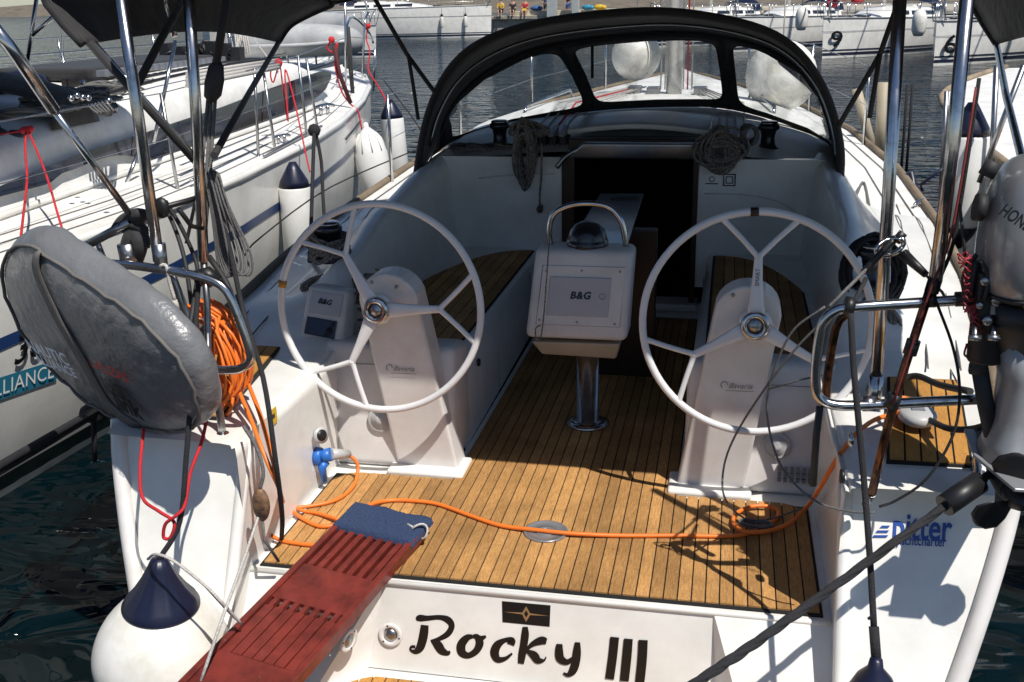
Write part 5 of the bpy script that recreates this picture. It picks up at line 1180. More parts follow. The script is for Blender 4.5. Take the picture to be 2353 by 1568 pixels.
# coachroof (near side x = -3.40 sloping in)
NX = -3.38
CRT = [(-.5, 1.02, 0), (2.2, 1.08, 0), (3.5, 1.15, 0), (4.5, 1.20, 0), (5.8, 1.24, 0), (6.8, 1.25, 0), (7.3, 1.16, .10), (7.9, .98, .35)]
m = MB(); rows = []
for i in range(50):
    y = -.5+8.4*i/49; zt, inn, = interp(CRT, y); zd = nr(y)[1]+.03; xe = NX-inn*.6
    rows.append(smooth([(xe+.06, y, zd-.02), (xe, y, zd+.05), (xe-.05, y, lerp(zd, zt, .72)), (xe-.12, y, zt-.02), (xe-.26, y, zt+.015), (NC, y, zt+.07), (2*NC-xe+.26, y, zt+.015), (2*NC-xe+.1, y, zt-.05), (2*NC-xe, y, zd)], 3))
m.rings(rows, closed=False); m.build('coachroof', gel2, N_)
# tinted window strip polygon on the side
LO = [(0, 452), (60, 436), (112, 422), (138, 400), (165, 391), (230, 366), (280, 357), (340, 364), (438, 371), (476, 361), (595, 309), (660, 270), (714, 234), (748, 205), (760, 180)]
UP = [(0, 428), (60, 402), (102, 385), (200, 348), (306, 314), (410, 279), (510, 246), (610, 207), (714, 171), (745, 163), (760, 168)]
def on_side(px, py):
    return at(px, py, n=(1, 0, .12), d=NX+.035+.12*.7)
m = MB(); lo_s = smooth([V((x, y, 0)) for x, y in LO], 3); up_s = smooth([V((x, y, 0)) for x, y in UP], 3)
tabU = [(p.x, p.y) for p in up_s]; tabL = [(p.x, p.y) for p in lo_s]
A = []; B = []
for i in range(61):
    x = -30+790*i/60; A.append(on_side(x, interp(tabL, x)[0] if x > 0 else 452-.26*x)); B.append(on_side(x, interp(tabU, x)[0] if x > 0 else 428-.43*x))
m.rings([A, B], closed=False, smooth_=False); m.build('cabin_window', glassd, N_, solid=.012)
for px in (300, 445, 600): m = MB(); m.tube([on_side(px, interp(tabL, px)[0])+V((.008, 0, 0)), on_side(px+3, interp(tabU, px)[0])+V((.008, 0, 0))], .004, 4); m.build('window_joint', blackp, N_)
# recessed lower cabin moulding
m = MB(); m.tube([(NX+.07, y, nr(y)[1]+.055) for y in [-.4+7.4*i/20 for i in range(21)]], .02, 6); m.build('cabin_coving', gel, N_)
# sliding hatch / rails / tracks on roof
for y0, y1, x, z in ((3.6, 6.9, -3.62, 1.29), (3.2, 6.9, -3.82, 1.31)):
    m = MB(); m.tube([(x, lerp(y0, y1, t), interp(CRT, lerp(y0, y1, t))[0]+.05+.02*sin(pi*t)) for t in [i/12 for i in range(13)]], .012, 6); m.build('roof_rail', blackp, N_)
m = MB(); m.box(-4.9, -4.05, 4.3, 6.4, 1.27, 1.36); m.build('roof_hatch', canvas, N_, bevel=.03)
m = MB()
for k in range(22): m.box(-4.0+.0, -3.93, 4.3+.1*k, 4.36+.1*k, 1.30, 1.345)
tag(m.build('vent_slots', greystripe, N_), kind='stuff')
# mast, boom, furled dinghy etc.
m = MB(); m.rings([[(NC+.1+.07*cos(a), 6.9+.12*sin(a), z) for a in [2*pi*i/16 for i in range(16)]] for z in (1.2, 12)]); m.build('mast', MT['mast_alloy'], N_)
# lowered spray hood of the neighbour and bimini over its cockpit
m = MB(); rows = []
for i in range(9):
    t = i/8; rows.append(smooth([(-3.45, 2.9+.5*t, 1.08), (-3.55, 2.95+.45*t, 1.25+.06*sin(pi*t)), (-4.4, 3.0+.4*t, 1.36+.08*sin(pi*t)), (-5.3, 2.95+.45*t, 1.25+.06*sin(pi*t)), (-5.4, 2.9+.5*t, 1.08)], 4))
m.rings(rows, closed=False); m.build('folded_sprayhood', canvas, N_, solid=.01)
m = MB(); rows = [[(x, y, 2.35+.16*cos((x+4.4)*1.1)) for x in [-5.9+.26*i for i in range(13)]] for y in (-1.2, 0, 1.1, 2.2, 3.25)]
m.rings(rows, closed=False); m.build('bimini_canopy', MT['navy_vinyl'], N_, solid=.01)
for (a, b) in (((85, -10, 3.3), (62, 150, 3.3)), ((132, 30, 3.35), (74, 82, 3.3)), ((403, 95, 3.9), (372, 240, 3.6)), ((372, 240, 3.6), (352, 330, 3.5)), ((320, 345, 3.35), (283, 440, 3.2))):
    m = MB(); m.tube([at(a[0], a[1], Y=a[2]), at(b[0], b[1], Y=b[2])], .013, 8); m.build('frame_tube', steel, N_)
# winch of neighbour
c_ = V((-3.62, 2.55, 1.08)); m = MB(); m.lathe([(.001, 0), (.10, 0), (.10, .03), (.07, .05), (.06, .10), (.075, .15), (.08, .18), (.001, .19)], c_, seg=24); m.build('winch', blackp, N_)
c_ = at(35, 350, X=-3.55)
m = MB(); m.lathe([(.001, -.10), (.085, -.10), (.085, -.05), (.06, -.02), (.055, .04), (.075, .09), (.08, .12), (.001, .13)], c_, seg=24); m.build('winch', blackp, N_)
c_ = at(60, 316, X=-3.5)
# stanchions of neighbour + wires
tops = []
for (xt, yt, xb, yb) in ((370, 215, 412, 455), (585, 158, 594, 365), (606, 168, 636, 370), (685, 128, 706, 325), (704, 134, 730, 300)):
    b0_ = at(xb, yb, X=-2.80); xx = b0_.x; t0_ = at(xt, yt, Y=b0_.y); m = MB(); m.tube([b0_, t0_], .0115, 8); m.build('stanchion', steeld, N_)
    m = MB(); m.lathe([(.001, 0), (.028, 0), (.026, .008), (.014, .012), (.014, .03), (.001, .03)], b0_, seg=12); m.build('stanchion_base', steel, N_)
    tops.append(t0_)
m = MB(); m.tube([(-2.95, -1, 1.25), tops[0], tops[1], tops[3], at(800, 85, Y=8.8), at(860, 90, Y=10)], .0035, 5)
m.tube([(-2.9, -1, .95), lerp(tops[0], V((-2.8, 3, .67)), .45), lerp(tops[1], V((-2.8, 4.2, .72)), .45), lerp(tops[3], V((-2.8, 5.1, .75)), .45), at(840, 150, Y=9)], .003, 5); m.build('lifeline', steel, N_)
# bow pulpit
for pts in (((812, 218, 8.6), (805, 100, 8.6), (798, 60, 8.6), (812, 40, 9.4), (845, 70, 10.2), (858, 100, 10.3)), ((832, 205, 9.4), (838, 60, 9.4), (846, 30, 9.6)), ((858, 210, 10.2), (862, 110, 10.2)), ((795, 218, 8.4), (793, -20, 8.4))):
    m = MB(); m.tube([at(x, y, Y=yy) for x, y, yy in pts], .013, 8, k=3); m.build('pulpit_rail', steel, N_)
cleat((-3.10, 6.45, .82), 1.35, N_, 1.6); cleat((-2.86, 4.9, .76), 1.35, N_, 1.1); cleat((-2.72, 3.3, .70), 1.35, N_, 1.0)
# slatted chock line and sheet track
m = MB(); m.tube([at(870, 322, X=-2.8)*0+V((-2.72, 4.25, .745)), V((-2.84, 5.7, .79))], .012, 6); m.build('genoa_track', steeld, N_)
m = MB(); m.tube([nhull(6.35, .60, .006), nhull(7.3, .66, .006)], .008, 6); m.build('fairlead_slot', blackp, N_)
# hull lettering
def nh(px, py): 
    p = at(px, py, X=-2.85); return nhull(p.y, p.z, .006)
hr = V((.10, 1, 0)).normalized(); hu = V((.12, 0, 1)).normalized()
pt = nh(52, 800); 
text('38', 'hull_number', blackink, nh(26, 797)+V((.006, 0, 0)), hr, hu, .21, N_, bold=.012, shear=.35)
a0_, a1_ = at(-60, 905, X=-2.87), at(112, 850, X=-2.83)
m = MB(); h_ = .058; L = []; U = []
for t in [i/10 for i in range(11)]:
    p = lerp(a0_, a1_, t); L.append(nhull(p.y, p.z-h_, .005)); U.append(nhull(p.y, p.z+h_, .005))
m.rings([L, U], closed=False); m.build('name_band', teal, N_)
pm_ = lerp(a0_, a1_, .47); rdir = nhull(a1_.y, a1_.z)-nhull(a0_.y, a0_.z)
text('ALLIANCE', 'band_lettering', whiteink, nhull(pm_.y, pm_.z, .008), rdir, hu, .105, N_, spacing=1.05)
# things on the neighbour
m = MB(); m.sphere((-4.6, 3.7, 1.30), .22, 16, (1.5, .6, .5)); m.sphere((-4.25, 3.8, 1.30), .14, 12, (1.3, .8, .6)); one(m, 'sail_bundle', navy, 'dark navy canvas bundle on the shaded cabin roof of the left yacht', 'canvas bundle')
m = MB()
for k in range(7):
    q = at(100+34*k, 240-7*k+(6 if k % 2 else 0), Z=1.21); coil(m, q+V((0, 0, .03)), (1, .2, 0), (0, 1, 0), .13, .10, 5, .009, .35, 5, 18, ax=.03)
for k in range(4):
    q = at(60+55*k, 272-11*k, Z=1.17); coil(m, q+V((0, 0, .03)), (1, .2, 0), (0, 1, 0), .14, .08, 5, .009, .35, 5, 18, ax=.02)
for k in range(6): m.tube([at(190+10*k, 230, Z=1.23), at(220+9*k, 258, Z=1.20), at(250+4*k, 266-4*k, Z=1.16), at(258, 258-6*k, Z=1.17)], .008, 5, k=4)
one(m, 'rope_heap', greyrope, 'large heap of grey braided rope on the shaded cabin roof of the left yacht', 'rope')
m = MB()
for k in range(9):
    q = at(120+15*k, 190+random.uniform(-6, 6), Z=1.25); m.box(q.x-.022, q.x+.022, q.y-.09, q.y+.09, q.z-.03, q.z+.05)
one(m, 'clutch_bank', blackp, 'dark bank of rope clutches on the cabin roof of the left yacht', 'deck hardware')['kind'] = 'stuff'
m = MB()
for x, y in ((163, 226), (177, 220), (190, 224), (203, 225), (250, 232), (190, 190), (300, 150)): m.sphere(at(x, y, Z=1.32), .018, 8)
one(m, 'deck_fittings', steel, 'small shiny fittings among the ropes on the left yacht', 'deck hardware')
m = MB()
for k in range(16):
    q = at(385+11*k+random.uniform(-5, 5), 124+random.uniform(-14, 12)-.3*k, Y=6.3)
    if k % 3 == 0: m.box(q.x-.05, q.x+.04, q.y-.05, q.y+.05, q.z-.06, q.z+.05)
    else: coil(m, q, (1, .3, 0), (0, random.uniform(-.5, .5), 1), .05, .045, 4, .011, .3, 6, 12, ax=.03)
one(m, 'mast_base_gear', blackp, 'jumble of black blocks and bags around the mast foot of the left yacht', 'deck hardware')
m = MB()
for k in range(7): m.tube([at(535+4*k, 30, Y=7.2), at(545+5*k, 125, Y=7.0)], .010, 5)
m.tube([at(560, 60, Y=7), at(640, 165, Y=6.3)], .006, 5); m.tube([at(560, 60, Y=7), at(538, 125, Y=6.6)], .006, 5)
one(m, 'white_halyards', whiterope, 'white halyards running down beside the mast of the left yacht', 'rope')
m = MB()
for k in range(4): m.tube([at(430, 170+9*k, Z=1.34), at(640, 138+6*k, Z=1.34)], .014, 6)
one(m, 'white_lines', whiterope, 'bundle of white lines stretched along the cabin roof of the left yacht', 'rope')
m = MB(); k_ = at(60, 300, Y=2.5)
m.sphere(k_, .03, 10, (1.4, 1, .8)); m.sphere(k_+V((.03, 0, .01)), .02, 8)
for (pts) in (((60, 300), (58, 345), (62, 400), (60, 440), (53, 500), (48, 545)), ((66, 303), (90, 360), (112, 420), (132, 490), (152, 555))): m.tube([at(x, y, Y=2.5-.2*i) for i, (x, y) in enumerate(pts)], .0065, 6, k=4)
m.tube([k_, at(-20, 312, Y=2.5)], .005, 5)
one(m, 'red_line', redrope, 'red cord knotted at the winch and hanging in two strands at the far left', 'rope')
m = MB(); coil(m, at(28, 555, Y=2.1), (1, 0, 0), (0, .3, 1), .05, .05, 10, .007, .3, 6, 16, ax=.03); one(m, 'rope_coil', braid, 'dark flecked rope coil just above the top of the grey buoy bag', 'rope coil')
for (pts, lab) in ((((640, 145, 5.0), (622, 165, 5), (628, 190, 5), (642, 150, 5), (650, 200, 5), (662, 280, 4.8), (655, 160, 5), (678, 240, 4.9), (705, 365, 4.6), (712, 395, 4.5)), 'red cord knotted to the lifeline and falling to the stubby fender beside the left wheel'),
                   (((762, 92, 7), (752, 110, 7), (765, 120, 7), (775, 100, 7), (770, 150, 7), (785, 210, 7), (806, 240, 7), (822, 255, 7), (832, 300, 7)), 'red cord tied at the bow rail above the slim white fender'),
                   (((846, 60, 9.6), (842, 90, 9.6), (850, 120, 9.5), (846, 160, 9.4), (870, 200, 9.2), (895, 245, 9.1)), 'red cord hanging from the pulpit of the left yacht')):
    m = MB(); m.tube([at(x, y, Y=yy) for x, y, yy in pts], .009 if pts[0][2] > 6 else .006, 6, k=5); m.sphere(at(*pts[0][:2], Y=pts[0][2]), .035, 8); one(m, 'red_line', redrope, lab, 'rope')
m = MB(); m.tube([at(768, 105, Y=7), at(780, 170, Y=7), at(806, 238, Y=7)], .022, 8); one(m, 'rolled_ensign', mat('maroon_cloth', (.10, .015, .02), .8, vary=.4), 'furled dark red cloth bundle leaning at the bow of the left yacht', 'cloth')
m = MB(); m.tube([at(800, 62, Y=8.2), at(803, 120, Y=8.2), at(812, 235, Y=8.0)], lambda t: .03-.01*abs(2*t-1), 8); one(m, 'rolled_cover', canvas, 'tall narrow black roll standing at the bow rail of the left yacht', 'cover')
vinylw = mat('clean_fender_vinyl', (.80, .80, .78), .4, dirt=((.66, .66, .62), 4, .3, .6))
def cyl_fender(c, r, h, lab, top=navy, bottom=None, tilt=(0, 0, 1), grp=None, shape='c', name='fender'):
    o = thing(name, lab, 'fender', c, grp); A = V(tilt).normalized()
    if shape == 'c':
        m = MB(); m.lathe([(.001, -h/2), (r*.9, -h/2), (r, -h/2+r*.2), (r, h/2-r*.2), (r*.92, h/2), (.001, h/2)], c, A, 28); m.build('fender_body', vinylw, o)
        m = MB(); m.lathe([(.001, h/2-.01), (r*.96, h/2-.01), (r*.9, h/2+r*.3), (r*.45, h/2+r*1.1), (r*.22, h/2+r*1.5), (.001, h/2+r*1.5)], c, A, 24); m.build('fender_cap', top, o)
        if bottom: m = MB(); m.lathe([(.001, -h/2-r*1.2), (r*.25, -h/2-r*1.1), (r*.7, -h/2-r*.5), (r*.95, -h/2+.004), (.001, -h/2+.004)], c, A, 24); m.build('fender_end', bottom, o)
    else:
        m = MB(); m.lathe([(.001, -h/2), (r*.5, -h/2+.01), (r*.92, -h/2+r*.8), (r, 0), (r*.98, h*.18), (r*.80, h*.33), (r*.42, h*.44), (r*.16, h*.49), (r*.14, h*.54), (.001, h*.55)], c, A, 28); m.build('fender_body', vinylw, o)
        m = MB()
        for k in range(10): m.tube([V(c)+A*(h*z)+A.orthogonal().normalized().lerp(A.cross(A.orthogonal()).normalized(), 0)*0 + (A.orthogonal().normalized()*cos(2*pi*k/10)+A.cross(A.orthogonal()).normalized()*sin(2*pi*k/10))*(r*q) for z, q in ((.42, .50), (.34, .79), (.2, .97))], .006, 5)
        m.build('fender_ridges', moulded, o)
    return o
c_ = at(720, 505, Y=4.35); c_ = V((nhull(4.35, .3).x+.12, 4.35, c_.z)); cyl_fender(c_, .115, .50, 'short white fender with dark blue cap hanging behind the left wheel rim', bottom=None)
c_ = at(858, 385, Y=7.0); cyl_fender(c_, .165, .80, 'slim tapered all-white fender at the bow of the left yacht', tilt=(-.13, 0, 1), shape='t')
c_ = at(907, 332, Y=9.0); cyl_fender(c_, .135, .62, 'white fender with dark blue top and black bottom beside the tapered one', bottom=blackp, tilt=(-.06, 0, 1))
m = MB(); m.tube([at(889, 228, Y=9.05), at(893, 245, Y=9.0)], .03, 6); one(m, 'red_knot', redrope, 'red knot holding the fender with the black bottom', 'rope')
m = MB(); m.tube([at(722, 298, X=-2.1), at(718, 420, X=-2.0), at(714, 540, X=-1.9), at(712, 600, Y=1.6)], .012, 6, k=3); m.tube([at(724, 298, X=-2.1), at(738, 370, X=-2.05), at(742, 450, X=-2), at(748, 540, X=-1.9)], .012, 6, k=3); m.sphere(at(722, 300, X=-2.1), .045, 8)
one(m, 'stanchion_line', blkrope, 'black doubled line hanging beside the short fender behind the left wheel', 'rope')
m = MB(); m.tube([at(990, 330, Y=4.5), at(760, 430, Y=3.8), at(600, 545, Y=2.8), at(560, 590, Y=2.4)], .005, 5, k=4); one(m, 'spring_line', blkrope, 'thin dark line stretched between the left yacht and the sprayhood', 'rope')
m = MB(); m.tube([at(882, 185, Y=10.2), at(940, 260, Y=7), at(985, 325, Y=4.5)], .007, 5, k=3); one(m, 'bow_spring', blkrope, 'thin dark line running from the bow of the left yacht down to the sprayhood', 'rope')
# mooring line of the neighbour, lower left
m = MB(); m.tube([at(228, 938, Y=.9), at(120, 1000, Y=.5), at(0, 1070, Y=.1), at(-150, 1160, Y=-.3)], .016, 8); m.tube([at(225, 950, Y=.9), at(110, 1020, Y=.5), at(0, 1085, Y=.1), at(-150, 1180, Y=-.3)], .012, 8); m.sphere(at(215, 950, Y=.9), .055, 12, (1.2, .8, .8)); m.tube([at(215, 960, Y=.9), at(218, 1060, Y=.9)], .012, 6)
one(m, 'mooring_line', blkrope, 'pair of black mooring lines over the dark water at the lower left', 'mooring line')

# ---- third yacht further left with covered boom; only water and pieces seen -------------
# dinghy on a raft behind
D_ = thing('inflatable_dinghy', 'pale grey inflatable dinghy stowed upside down on the foredeck beyond the left yacht cabin', 'dinghy', at(700, 120, Y=12))
for s, (ya, yb) in ((0, (88, 78)), (1, (60, 48))):
    m = MB(); m.tube([at(560, ya+8, Y=12+s*1.3), at(700, ya+4, Y=12+s*1.3), at(790, yb+16, Y=12+s*1.0), at(815, yb+20, Y=12.4)], lambda t: .23*(1-.35*t**3), 16, k=4); m.build('side_tube', dinghym, D_)
m = MB(); m.tube([at(560, 108, Y=11.76), at(700, 104, Y=11.76), at(788, 96, Y=11.78), at(815, 98, Y=12.1)], .030, 6, k=4); m.build('rubbing_strake', MT['grey_plastic'], D_)
m = MB(); m.prism([at(560, 90, Y=12), at(800, 80, Y=12), at(800, 66, Y=13.2), at(560, 74, Y=13.2)], (0, 0, -.05)); m.build('dinghy_floor', dinghym, D_)
# yacht carrying the dinghy
def far_yacht(name, label, bow, dr, L, B, fb, num=None, group='white yachts moored along the far quay', fenders=(), stripes=True, cabin=True, scale_t=1, gl=None):
    bow = V((bow[0], bow[1], 0)); d = V((dr[0], dr[1], 0)).normalized(); n = V((-d.y, d.x, 0))   # n: left of bow->stern
    o = thing(name, label, 'sailing yacht', (bow.x, bow.y, WZ), group)
    P = lambda a, b, z: bow+d*a+n*b+V((0, 0, z))
    hbf = lambda t: B/2*(sin(min(1, t/.62)*pi/2)**.8)*(1-.18*max(0, (t-.62)/.38)**2)
    fbf = lambda t: fb*(1.08-.12*t)
    for s, nm in ((-1, 'hull_side'), (1, 'hull_side')):
        m = MB(); rows = []
        for i in range(25):
            t = i/24; rows.append([P(t*L+.10*q*(1-t), s*hbf(t)*(1-.22*q*q), lerp(WZ+fbf(t), WZ-.2, q)) for q in [j/6 for j in range(7)]])
        m.rings(rows, closed=False); m.build(nm, gel, o)
        if stripes:
            for z0, z1, mt in ((.27, .32, darkstripe), (.10, .20, darkstripe)):
                m = MB(); R2 = []
                for z in (z0, z1):
                    row = []
                    for i in range(25):
                        t = i/24; q = (fbf(t)-z)/(fbf(t)+.2); row.append(P(t*L+.10*q*(1-t), s*(hbf(t)*(1-.22*q*q)+.012), WZ+z))
                    R2.append(row)
                m.rings(R2, closed=False); m.build('waterline_stripe', mt, o)
        m = MB(); row = []
        for z in (.72, .735):
            row.append([P(i/24*L, s*(hbf(i/24)*(1-.22*((fbf(i/24)-fb*z)/(fbf(i/24)+.2))**2)+.012), WZ+fb*z) for i in range(25)])
        m.rings(row, closed=False); m.build('hull_line', greystripe, o)
    m = MB(); m.poly([P(L, -hbf(1), WZ+fbf(1)), P(L, hbf(1), WZ+fbf(1)), P(L+.1, hbf(1)*.78, WZ-.2), P(L+.1, -hbf(1)*.78, WZ-.2)]); m.build('transom', gel, o)
    m = MB(); m.rings([[P(i/24*L, k*hbf(i/24), WZ+fbf(i/24)+.05*(1-k*k)) for k in (-1, -.5, 0, .5, 1)] for i in range(25)], closed=False); m.build('deck', gel2, o)
    for s in (-1, 1):
        m = MB(); m.tube([P(i/24*L, s*hbf(i/24), WZ+fbf(i/24)+.02) for i in range(25)], .03, 6); m.build('toe_rail', greyd, o)
    if cabin:
        m = MB(); rows = []
        for i in range(11):
            t = lerp(.27, .68, i/10); hw_ = hbf(t)*.58*(1-.4*max(0, (.36-t)/.1)); h = .42*min(1, (i+.3)/4); z = WZ+fbf(t)
            rows.append([P(t*L, -hw_-.1, z), P(t*L, -hw_, z+h*.8), P(t*L, -hw_*.8, z+h), P(t*L, 0, z+h+.06), P(t*L, hw_*.8, z+h), P(t*L, hw_, z+h*.8), P(t*L, hw_+.1, z)])
        m.rings(rows, closed=False); m.build('coachroof', gel, o)
        for s in (-1, 1):
            for t0, t1 in ((.36, .44), (.46, .54), (.56, .63)):
                q = []
                for t, hh in ((t0, .14), (t1, .14), (t1, .28), (t0, .28)): q.append(P(t*L, s*(hbf(t)*.58+.10-.1*hh/.34+.02), WZ+fbf(t)+hh))
                m = MB(); m.prism(q, n*s*.01); m.build('cabin_window', glassd, o)
        m = MB(); m.rings([[P(.42*L+.10*cos(a), .07*sin(a), z) for a in [2*pi*i/12 for i in range(12)]] for z in (WZ+fb, WZ+14)]); m.build('mast', MT['mast_alloy'], o)
        m = MB(); m.tube([P(.43*L, 0, WZ+fb+1.3), P(.82*L, 0, WZ+fb+1.4)], .16, 10); m.build('boom_cover', navy, o)
        m = MB(); m.tube([P(.02*L, 0, WZ+fb+.1), P(.42*L, 0, WZ+13)], .04, 6); m.build('furled_headsail', gel, o)
    for s in (-1, 1):
        tp_ = []
        for t in (.02, .08, .16, .28, .42, .56, .70, .84, .97):
            b_ = P(t*L, s*hbf(t)*.96, WZ+fbf(t)); m = MB(); m.tube([b_, b_+V((0, 0, .60))], .016, 6); m.build('stanchion', steel, o); tp_.append(b_+V((0, 0, .60)))
        m = MB(); m.tube(tp_, .010, 5); m.tube([p-V((0, 0, .3)) for p in tp_], .008, 5); m.build('lifeline', steel, o)
    m = MB(); rows = []
    for i in range(7):
        t_ = i/6; tt = .63+.07*t_; hw_ = hbf(tt)*.62; z = WZ+fbf(tt)+.3; hh = .62*(1-.35*(1-t_)**2)
        rows.append([P(tt*L, hw_*cos(pi*j/10), z+hh*sin(pi*j/10)) for j in range(11)])
    if cabin: m.rings(rows, closed=False); m.build('sprayhood', navy, o)
    for t_ in ((.14, .24, .50, .60) if cabin else ()):
        m = MB(); m.prism([P(t_*L, -.28, WZ+fbf(t_)+.07), P(t_*L+.5, -.28, WZ+fbf(t_)+.07), P(t_*L+.5, .28, WZ+fbf(t_)+.07), P(t_*L, .28, WZ+fbf(t_)+.07)], (0, 0, .05 if t_ < .3 else .45)); m.build('deck_hatch', glassd if t_ < .3 else gel, o)
    for s in (-1, 1):
        m = MB(); m.tube([P(.02*L, s*hbf(.03), WZ+fbf(0)), P(-.1, s*.18, WZ+fbf(0)+.62), P(-.25, 0, WZ+fbf(0)+.64)], .018, 6, k=3); m.build('pulpit', steel, o)
        m = MB(); m.tube([P(.42*L, s*hbf(.42)*.96, WZ+fbf(.42)), P(.42*L, s*.1, WZ+13)], .012, 5); m.build('shroud', steel, o)
    if num:
        t = .50/L; s = 1 if P(1, 1, 0).y < P(1, -1, 0).y else -1
        q = .48; zc = WZ+fbf(t)*(1-q)+.0; pc_ = P(t*L, s*(hbf(t)*(1-.22*q*q)+.10), WZ+fbf(t)*.52)
        t2 = t+.05; t2 = t+.16; p1_ = P(t*L, s*hbf(t), 0); p2_ = P(t2*L, s*hbf(t2), 0); dirn = (p2_-p1_)
        if dirn.x < 0: dirn = -dirn
        nn_ = dirn.normalized().cross(V((0, 0, 1))); nn_ = nn_ if nn_.y < 0 else -nn_
        text(num, 'sail_number', blackink, (p1_*1)+V((0, 0, WZ+fb*.50))+nn_*.05, dirn, (0, 0, 1), .86, o, bold=.012, shear=.0, xs=1.5)
    for (t, zf) in fenders:
        s = 1 if P(1, 1, 0).y < P(1, -1, 0).y else -1
        c_ = P(t*L, s*(hbf(t)+.20), WZ+zf)
        f_ = thing('fender', '', 'fender', c_, 'fenders on the far yachts')
        m = MB(); m.lathe([(.001, -.36), (.1, -.36), (.13, -.30), (.13, .30), (.1, .38), (.001, .38)], c_, seg=16); m.build('fender_body', vinyl, f_)
        m = MB(); m.lathe([(.001, .36), (.115, .36), (.08, .5), (.03, .56), (.001, .56)], c_, seg=12); m.build('fender_cap', navy, f_)
        m = MB(); m.tube([c_+V((0, 0, .5)), c_+V((0, 0, .95))], .012, 5); m.build('fender_rope', navy, f_)
        gl.append(f_) if gl is not None else None
    return o
GL = []
dr = (.56, .83)
far_yacht('moored_yacht', 'far white yacht with black number 9 on its bow', (3.95, 41.4), dr, 11.5, 3.6, 1.38, '9', fenders=((-.0, 0),)[:0])
far_yacht('moored_yacht', 'far white yacht with black number 6 on its bow between the right poles', (7.25, 36.3), dr, 11.5, 3.6, 1.34, '6')
far_yacht('moored_yacht', 'far white yacht just left of the one numbered 9, partly behind the sprayhood', (.35, 47.0), dr, 11.5, 3.6, 1.38)
far_yacht('moored_yacht', 'far white yacht showing only through the right sprayhood windows', (-3.4, 52.4), dr, 11.5, 3.6, 1.36)
far_yacht('moored_yacht', 'rightmost far white yacht at the right frame edge', (10.6, 31.2), dr, 11.5, 3.6, 1.34)
far_yacht('moored_yacht', 'grey-shaded white yacht lying broadside at the far quay with two white fenders', (-16.1, 72.2), (-1, -.10), 15, 4.2, 1.95, stripes=True, fenders=((.22, 1.05), (.115, 1.05)), gl=GL)
far_yacht('moored_yacht', 'far white yacht glimpsed beyond the left bimini corner, left of the dinghy', (-15.5, 45), (-.9, .45), 11, 3.6, 1.3)
raft = far_yacht('moored_yacht', 'white yacht beyond the left one carrying the grey dinghy on deck', (-6.3, 15.2), (-.22, -1), 11, 3.6, 1.35, cabin=False)
for f_, lab in zip(GL, ('white fender nearer the stern of the broadside far yacht', 'white fender nearer the bow of the broadside far yacht')): f_['label'] = lab
# big fenders between numbered yachts
for (x, y, Yd, lab) in ((1842, 45, 44.5, 'white fender hanging left of the yacht numbered 9'), (2112, 55, 39.5, 'white fender hanging between the yachts numbered 9 and 6')):
    c_ = at(x, y, Y=Yd); o = thing('fender', lab, 'fender', c_, 'fenders on the far yachts')
    m = MB(); m.lathe([(.001, -.45), (.16, -.43), (.25, -.25), (.26, .2), (.2, .4), (.05, .52), (.001, .53)], c_, seg=20); m.build('fender_body', vinyl, o)
    m = MB(); m.tube([c_+V((0, 0, .5)), c_+V((0, 0, .9))], .015, 5); m.build('fender_rope', navy, o)
c_ = at(1945, 4, Y=43.5); m = MB()
for k in range(7): m.sphere(c_+V((random.uniform(-.6, .6), random.uniform(-.2, .2), random.uniform(-.12, .25))), .22, 8, (1.2, .8, .7))
one(m, 'red_sailcloth', cl_r, 'crumpled red and white cloth on the foredeck of the yacht numbered 9', 'cloth')

# ---- right hand neighbour fragments ---------------------------------------------------
R_ = thing('moored_yacht', 'white yacht cropped by the right frame edge behind the outboard motor', 'sailing yacht', (3.9, 5, WZ))
m = MB(); rows = []
for i in range(20):
    y = .8+11*i/19; xe = 2.30+.10*((y-3.5)/3)**2*(1 if y > 3.5 else .6)+max(0, (y-8))**1.5*.12; rows.append([(lerp(xe, xe+.25, q), y, lerp(.62+.02*y, -.8, q)) for q in (0, .3, .6, 1)])
m.rings(rows, closed=False); m.build('hull', gel, R_)
m = MB(); m.rings([[(r[0][0]+k, r[0][1], r[0][2]+.02*k) for k in (0, .5, 1.2, 3)] for r in rows], closed=False); m.build('deck', gel2, R_)
m = MB(); m.tube([(r[0][0], r[0][1], r[0][2]+.02) for r in rows], .03, 6); m.build('toe_rail', MT['toe_rail_teak'] if 'toe_rail_teak' in MT else bpy.data.materials['toe_rail_teak'], R_)
for i in range(6):
    m = MB(); m.box(2.50+.06*i, 2.553+.06*i, 1.2, 4.9, .735, .742); m.build('plank', teak2, R_)
for (a, b, yy) in (((2290, 150), (2270, 560), 4.5), ((2353, 150), (2250, 420), 4.3), ((2175, 210), (2160, 480), 6.5), ((2300, 400), (2290, 520), 3.4)):
    m = MB(); m.tube([at(*a, Y=yy), at(*b, Y=yy)], .018, 8); m.build('stanchion', steeld, R_)
o = cyl_fender(at(2215, 415, X=2.12), .135, .62, 'large white fender with dark blue cap and black end left of the outboard motor', bottom=blackp)
for (pts, mt, lab) in ((((2085, 195), (2078, 300), (2070, 400)), blkrope, 'doubled dark line standing up from the rail in the right-hand water'),):
    m = MB(); m.tube([at(x, y, Y=6.6) for x, y in pts], .012, 6); m.tube([at(x+12, y, Y=6.6) for x, y in pts], .012, 6); one(m, 'dark_line', mt, lab, 'rope')
